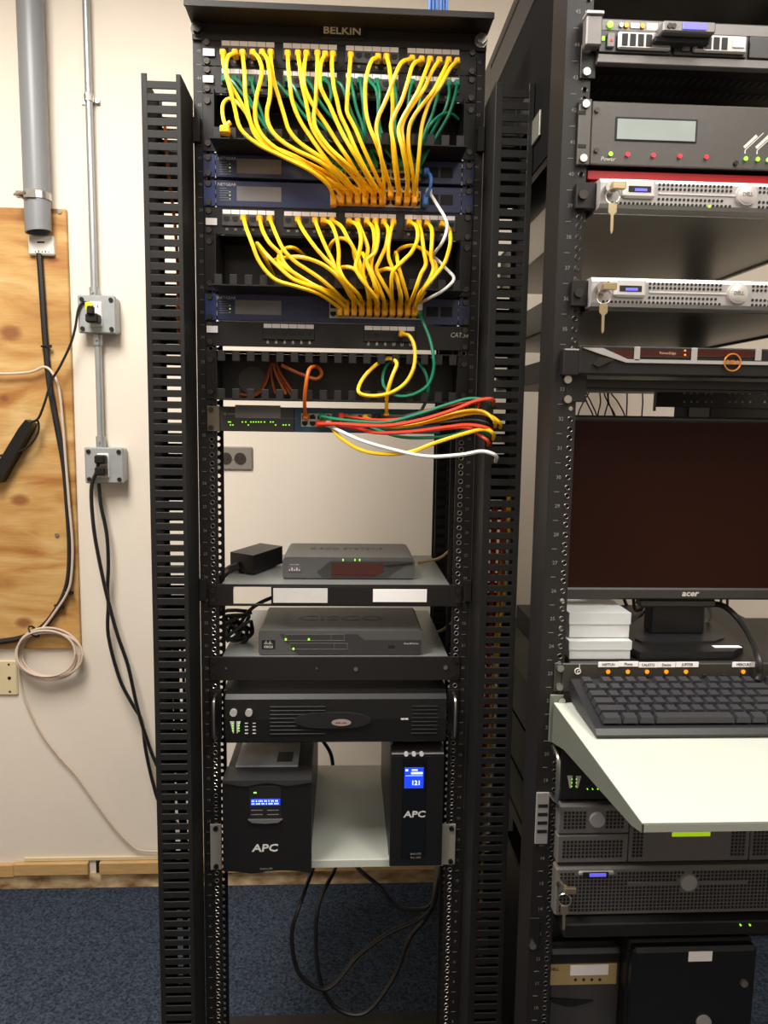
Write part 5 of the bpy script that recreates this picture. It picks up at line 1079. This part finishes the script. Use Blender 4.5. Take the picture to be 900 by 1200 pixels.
def keymesh(wd, dd):
    key = 'key_%.2f_%.4f' % (wd, dd)
    if key not in PORT_ME:
        W, D, H = wd*unit/2-.0009, dd/2-.0010, .0085; t = .0024
        V = [(-W, -D, 0), (W, -D, 0), (W, D, 0), (-W, D, 0), (-W+t, -D+t*.6, H), (W-t, -D+t*.6, H), (W-t, D-t*1.2, H), (-W+t, D-t*1.2, H)]
        PORT_ME[key] = MB().add(V, [(0, 3, 2, 1), (4, 5, 6, 7), (0, 1, 5, 4), (1, 2, 6, 5), (2, 3, 7, 6), (3, 0, 4, 7)]).mesh('key', M_key, center=False)[0]
    return PORT_ME[key]
for r_, row in enumerate(rows):
    y = y1k-.006-pitch*(r_+.5); x = x0k+.006
    extra = [(.35, 0), (1, 1), (1, 1), (1, 1)] 
    for wd in row:
        if wd < 0: x -= wd*unit; continue
        put(keymesh(wd, pitch), 'key', (x+wd*unit/2, y, top(y)), kb, rot=(ang, 0, 0)); x += wd*unit
    for gx in (.4, 1.4, 2.4, 3.8, 4.8, 5.8):
        if r_ in (3,) and gx < 3: continue
        put(keymesh(1, pitch), 'key', (x0k+.006+unit*15+(gx+.5)*unit, y, top(y)), kb, rot=(ang, 0, 0))
# ---------------------------------------------------------------- lower equipment of the right rack
def round_badge(root, px, py, y, r_, m=M_silver): c = at(px, py, y); MB().cyl((c.x, y-.005, c.z), (c.x, y, c.z), r_*.95, 20, r_).build('badge', m, root, smooth=True)
z1, z0 = z2(868, 660), z2(934, 660); yf = Y2-.012; lu = thing('lower_rack_ups', 'black rack power unit with a chrome handle under the keyboard shelf', 'power supply', (XC, 0, z0)); chassis(lu, z0+.001, z1-.001, M_dark, y1=.30); bx('bezel', M_dark, lu, at(657, 900, yf).x, 2*XC-at(657, 900, yf).x, yf, Y2, z0+.001, z1-.001, c=.002)
xh_ = at(653, 895, Y2-.03).x; MB().tube([(xh_, Y2-.002, z1-.008), (xh_, Y2-.03, z1-.012), (xh_, Y2-.036, z1-.024), (xh_, Y2-.036, z0+.02), (xh_, Y2-.03, z0+.01), (xh_, Y2-.002, z0+.006)], .0035, 8, 4).build('handle', M_steel, lu, smooth=True)
for x, s in ((667, 1), (678, -1)):
    c = at(x, 916, yf); MB().prism([(c.x-.0035*s, c.z+.010), (c.x+.0045*s, c.z+.010), (c.x+.0035*s, c.z-.010), (c.x+.001*s, c.z-.010)], 'y', yf-.0015, yf).build('meter', mat('meter_pale', (188, 190, 178), .5), lu)
    for i in range(3): bx('status_light', M_ledg, lu, c.x+.004*s-.001, c.x+.004*s+.001, yf-.002, yf-.0005, c.z-.008+.006*i, c.z-.0065+.006*i, c=.0003)
for i in range(3): led2(688+i*6, 924, M_ledg, lu, .001, yf)
# perforated bezels
def perf(bz, xa, xb, z0, z1, y, stp=.0062, r_=.0021, skip=None):
    k = MB(); nx = int((xb-xa)/stp); nz = int((z1-z0)/stp)
    for i in range(nx):
        for j in range(nz):
            x = xa+stp*(i+.5); z = z0+stp*(j+.5)+((z1-z0)-nz*stp)/2
            if skip and skip(x, z): continue
            k.prism([(x-r_, z-r_), (x+r_, z-r_), (x+r_, z+r_), (x-r_, z+r_)], 'y', y-.0006, y+.0004)
    return k.build('vent_holes', M_hole, bz, kind='stuff')
z1, z0 = z2(937, 690), z2(1003, 690); h = z1-z0; yf = Y2-.02; tl = thing('tape_library', 'grey perforated drive unit with a yellow-green display', 'tape unit', (XC, 0, z0)); chassis(tl, z0+.001, z1-.001, M_black, y1=.35)
xa = at(654, 970, yf).x; xm_ = at(737.5, 970, yf).x; xr_ = at(880, 970, yf).x
for za_, zb__ in ((z0+h*.51, z1), (z0, z0+h*.49)):
    m_ = bx('module', M_silver2, tl, xa, xm_, yf, Y2, za_, zb__, c=.002); perf(m_, xa+.008, xm_-.004, za_+.006, zb__-.006, yf, skip=(lambda x, z: za_ > z0+.01 and abs(x-at(700, 960, yf).x) < .015))
round_badge(tl, 699.5, 960, yf, .0125, M_silver); m_ = bx('control_module', M_silver2, tl, xm_+.001, xr_, yf, Y2, z0, z1, c=.002); perf(m_, xm_+.006, xm_+.026, z0+.006, z1-.006, yf); perf(m_, xr_-.032, xr_-.004, z0+.006, z1-.006, yf)
a, b = at(788, 966, yf), at(832, 979.5, yf); bx('screen', M_lcdg, m_, a.x, b.x, yf-.0015, yf-.0002, b.z, a.z+.004, c=.0004)
m_ = bx('module', M_silver2, tl, xr_+.001, XR+.004, yf, Y2, z0, z1, c=.002); perf(m_, xr_+.005, XR, z0+.006, z1-.006, yf)
a, b = at(629, 929, Y2-.004), at(641.5, 989, Y2-.004); br_ = bx('slotted_bracket', M_silver, tl, a.x, b.x, Y2-.0045, Y2-.0006, b.z, a.z, c=.0008)
for i in range(4): zz = b.z+(a.z-b.z)*(.25+.165*i); bx('slot', M_hole, br_, a.x+.003, b.x-.002, Y2-.0052, Y2-.0044, zz-.003, zz+.003, c=.0004)
# two-unit server
z1, z0 = z2(1007, 690), z2(1062, 690); h = z1-z0; yf = Y2-.024; tu = thing('perforated_server', 'thick grey perforated server with keys hanging at its left', 'server', (XC, 0, z0)); chassis(tu, z0+.001, z1-.001, M_black, y1=.42)
xa = at(651, 1037, yf).x; bz = bx('bezel', M_silver2, tu, xa, XR+.004, yf, Y2, z0, z1, c=.003); cb = at(806, 1033, yf); ds = at(678, 1010, yf).x, at(719, 1024, yf)
perf(bz, xa+.006, XR, z0+.006, z1-.006, yf, skip=lambda x, z: (x-cb.x)**2+(z-cb.z)**2 < .018**2 or (ds[0]-.003 < x < ds[1].x+.003 and z > ds[1].z-.003) or (abs(z-cb.z) < .003 and abs(x-cb.x) < .1))
round_badge(tu, 806, 1033, yf, .014, M_silver); bx('groove', M_silver2, bz, cb.x-.1, cb.x+.1, yf-.0015, yf, cb.z-.0015, cb.z+.0015, c=.0005)
bx('display_surround', M_silver, bz, ds[0], ds[1].x, yf-.005, yf, ds[1].z, z1-.003, c=.003); bx('screen', M_lcdv, bz, ds[0]+.017, ds[1].x-.014, yf-.0062, yf-.0045, z1-.012, z1-.006, c=.0006); bx('display', M_hole, bz, ds[0]+.006, ds[1].x-.010, yf-.0055, yf-.0048, z1-.014, z1-.004, c=.001)
c = at(658, 1036, yf); keyset(tu, c.x, yf, c.z); ZU = z0
# black shelf unit below it
z1, z0 = ZU+.001, at(720, 1104, Y2-.042).z-.004; bsu = thing('black_rack_unit', 'black rack unit with side vents and two small green lights', 'rack unit', (XC, 0, z0)); yf = Y2-.042
bx('chassis', M_black, bsu, .370, 2*XC-.370, yf, .35, z0+.012, z1-.003, c=.002); bx('lower_front', M_dark, bsu, .374, 2*XC-.374, yf+.02, .3, z0, z0+.0118, c=.001)
k = MB()
for i in range(12): c = atz(846+i*4.2, 1062, z1-.003); k.box(c.x, c.x+.002, c.y-.006, c.y+.006, z1-.0032, z1-.0024)
k.build('vents', M_hole, bsu, kind='stuff')
for x in (867, 878): led2(x, 1083, M_ledg, bsu, .0016, yf)
a, b = at(621, 1076, Y2-.004), at(632, 1112, Y2-.004); bx('ear', M_screw, bsu, a.x, b.x, Y2-.004, Y2-.0006, b.z, a.z, c=.001); MB().cyl((a.x+.006, Y2-.009, b.z+.008), (a.x+.006, Y2-.004, b.z+.008), .0055, 10).build('screw', M_steel, bsu)
# computers at the bottom
bsh = thing('bottom_shelf', 'black bottom shelf of the right rack under the computers', 'shelf', (XC, 0, .1)); bx('deck', M_black, bsh, XO+.008, 2*XC-XO-.008, Y2-.02, .35, .09, .1, c=.002)
yf = Y2+.04; a, b = at(637, 1115, yf), at(727, 1200, yf); pc1 = thing('desktop_computer', 'dark grey desktop computer with a tan strip and paper label', 'computer', ((a.x+b.x)/2, 0, .1))
x0p = max(a.x, .3735); bx('case', M_dark, pc1, x0p, b.x-.004, yf+.02, .15, .1, a.z, c=.004); bx('facia', mat('pc_grey', (62, 60, 60), .45), pc1, x0p-.002, b.x-.002, yf, yf+.0205, .1, a.z, c=.006)
c0, c1 = at(638, 1130, yf), at(725, 1152, yf); bx('tan_strip', M_tan, pc1, x0p+.001, c1.x-.005, yf-.002, yf-.0002, c1.z, c0.z, c=.0005); c0, c1 = at(668, 1130, yf), at(712, 1141, yf); bx('sticker', M_paper, pc1, c0.x, c1.x, yf-.003, yf-.0021, c1.z, c0.z, c=.0002)
c = at(648, 1135, yf); text('DELL', .0075, (c.x+.002, yf-.0022, c.z), pc1, m=M_printk)
for i in range(4): c = at(674+i*9.5, 1147, yf); MB().cyl((c.x, yf-.0026, c.z), (c.x, yf-.0019, c.z), .0028, 8).build('symbol', M_printk, pc1)
bx('top_bay', M_hole, pc1, x0p+.002, b.x-.008, yf-.001, yf, a.z-.022, a.z-.006, c=.0006)
c = at(668, 1172, yf); MB().prism([(c.x-.035, c.z+.006), (c.x+.04, c.z), (c.x+.03, c.z-.004), (c.x+.008, c.z-.010), (c.x-.008, c.z-.010), (c.x-.035, c.z)], 'y', yf-.003, yf).build('handle_recess', M_hole, pc1)
yf = Y2-.012; a, b = at(742, 1112, yf), at(884, 1200, yf); pc2 = thing('desktop_computer', 'black desktop computer with a small white sticker at lower right', 'computer', ((a.x+b.x)/2, 0, .1))
bx('case', M_dark, pc2, a.x, b.x-.002, yf+.02, .18, .1, a.z, c=.004); bx('facia', M_dark, pc2, a.x+.001, b.x-.003, yf, yf+.0205, .1, a.z-.002, c=.006)
c0, c1 = at(807, 1115, yf), at(834, 1126, yf); bx('sticker', M_paper, pc2, c0.x, c1.x, yf-.001, yf-.0001, c1.z, c0.z, c=.0002); c = at(871, 1151, yf); MB().cyl((c.x, yf-.005, c.z), (c.x, yf, c.z), .006, 14).build('power_button', M_silver2, pc2); c = at(824, 1197, yf); MB().cyl((c.x, yf-.004, c.z), (c.x, yf, c.z), .0125, 18).build('badge', M_silver, pc2)
# low cabinet behind the right rack
c = at(620, 762, .45); cb_ = thing('low_cabinet', 'black low cabinet against the wall behind the right rack', 'cabinet', (.95, .6, 0)); bx('body', M_dark, cb_, .47, 1.6, .47, WY-.002, .06, c.z-.02, c=.003); bx('worktop', M_dark, cb_, .46, 1.61, .45, WY-.001, c.z-.02, c.z, c=.003); bx('plinth', M_dark, cb_, .49, 1.58, .5, WY-.01, 0, .06, c=.002)
bx('door', M_dark, cb_, .49, 1.02, .464, .4699, .08, c.z-.03, c=.002); bx('door', M_dark, cb_, 1.03, 1.58, .464, .4699, .08, c.z-.03, c=.002)
#@@END
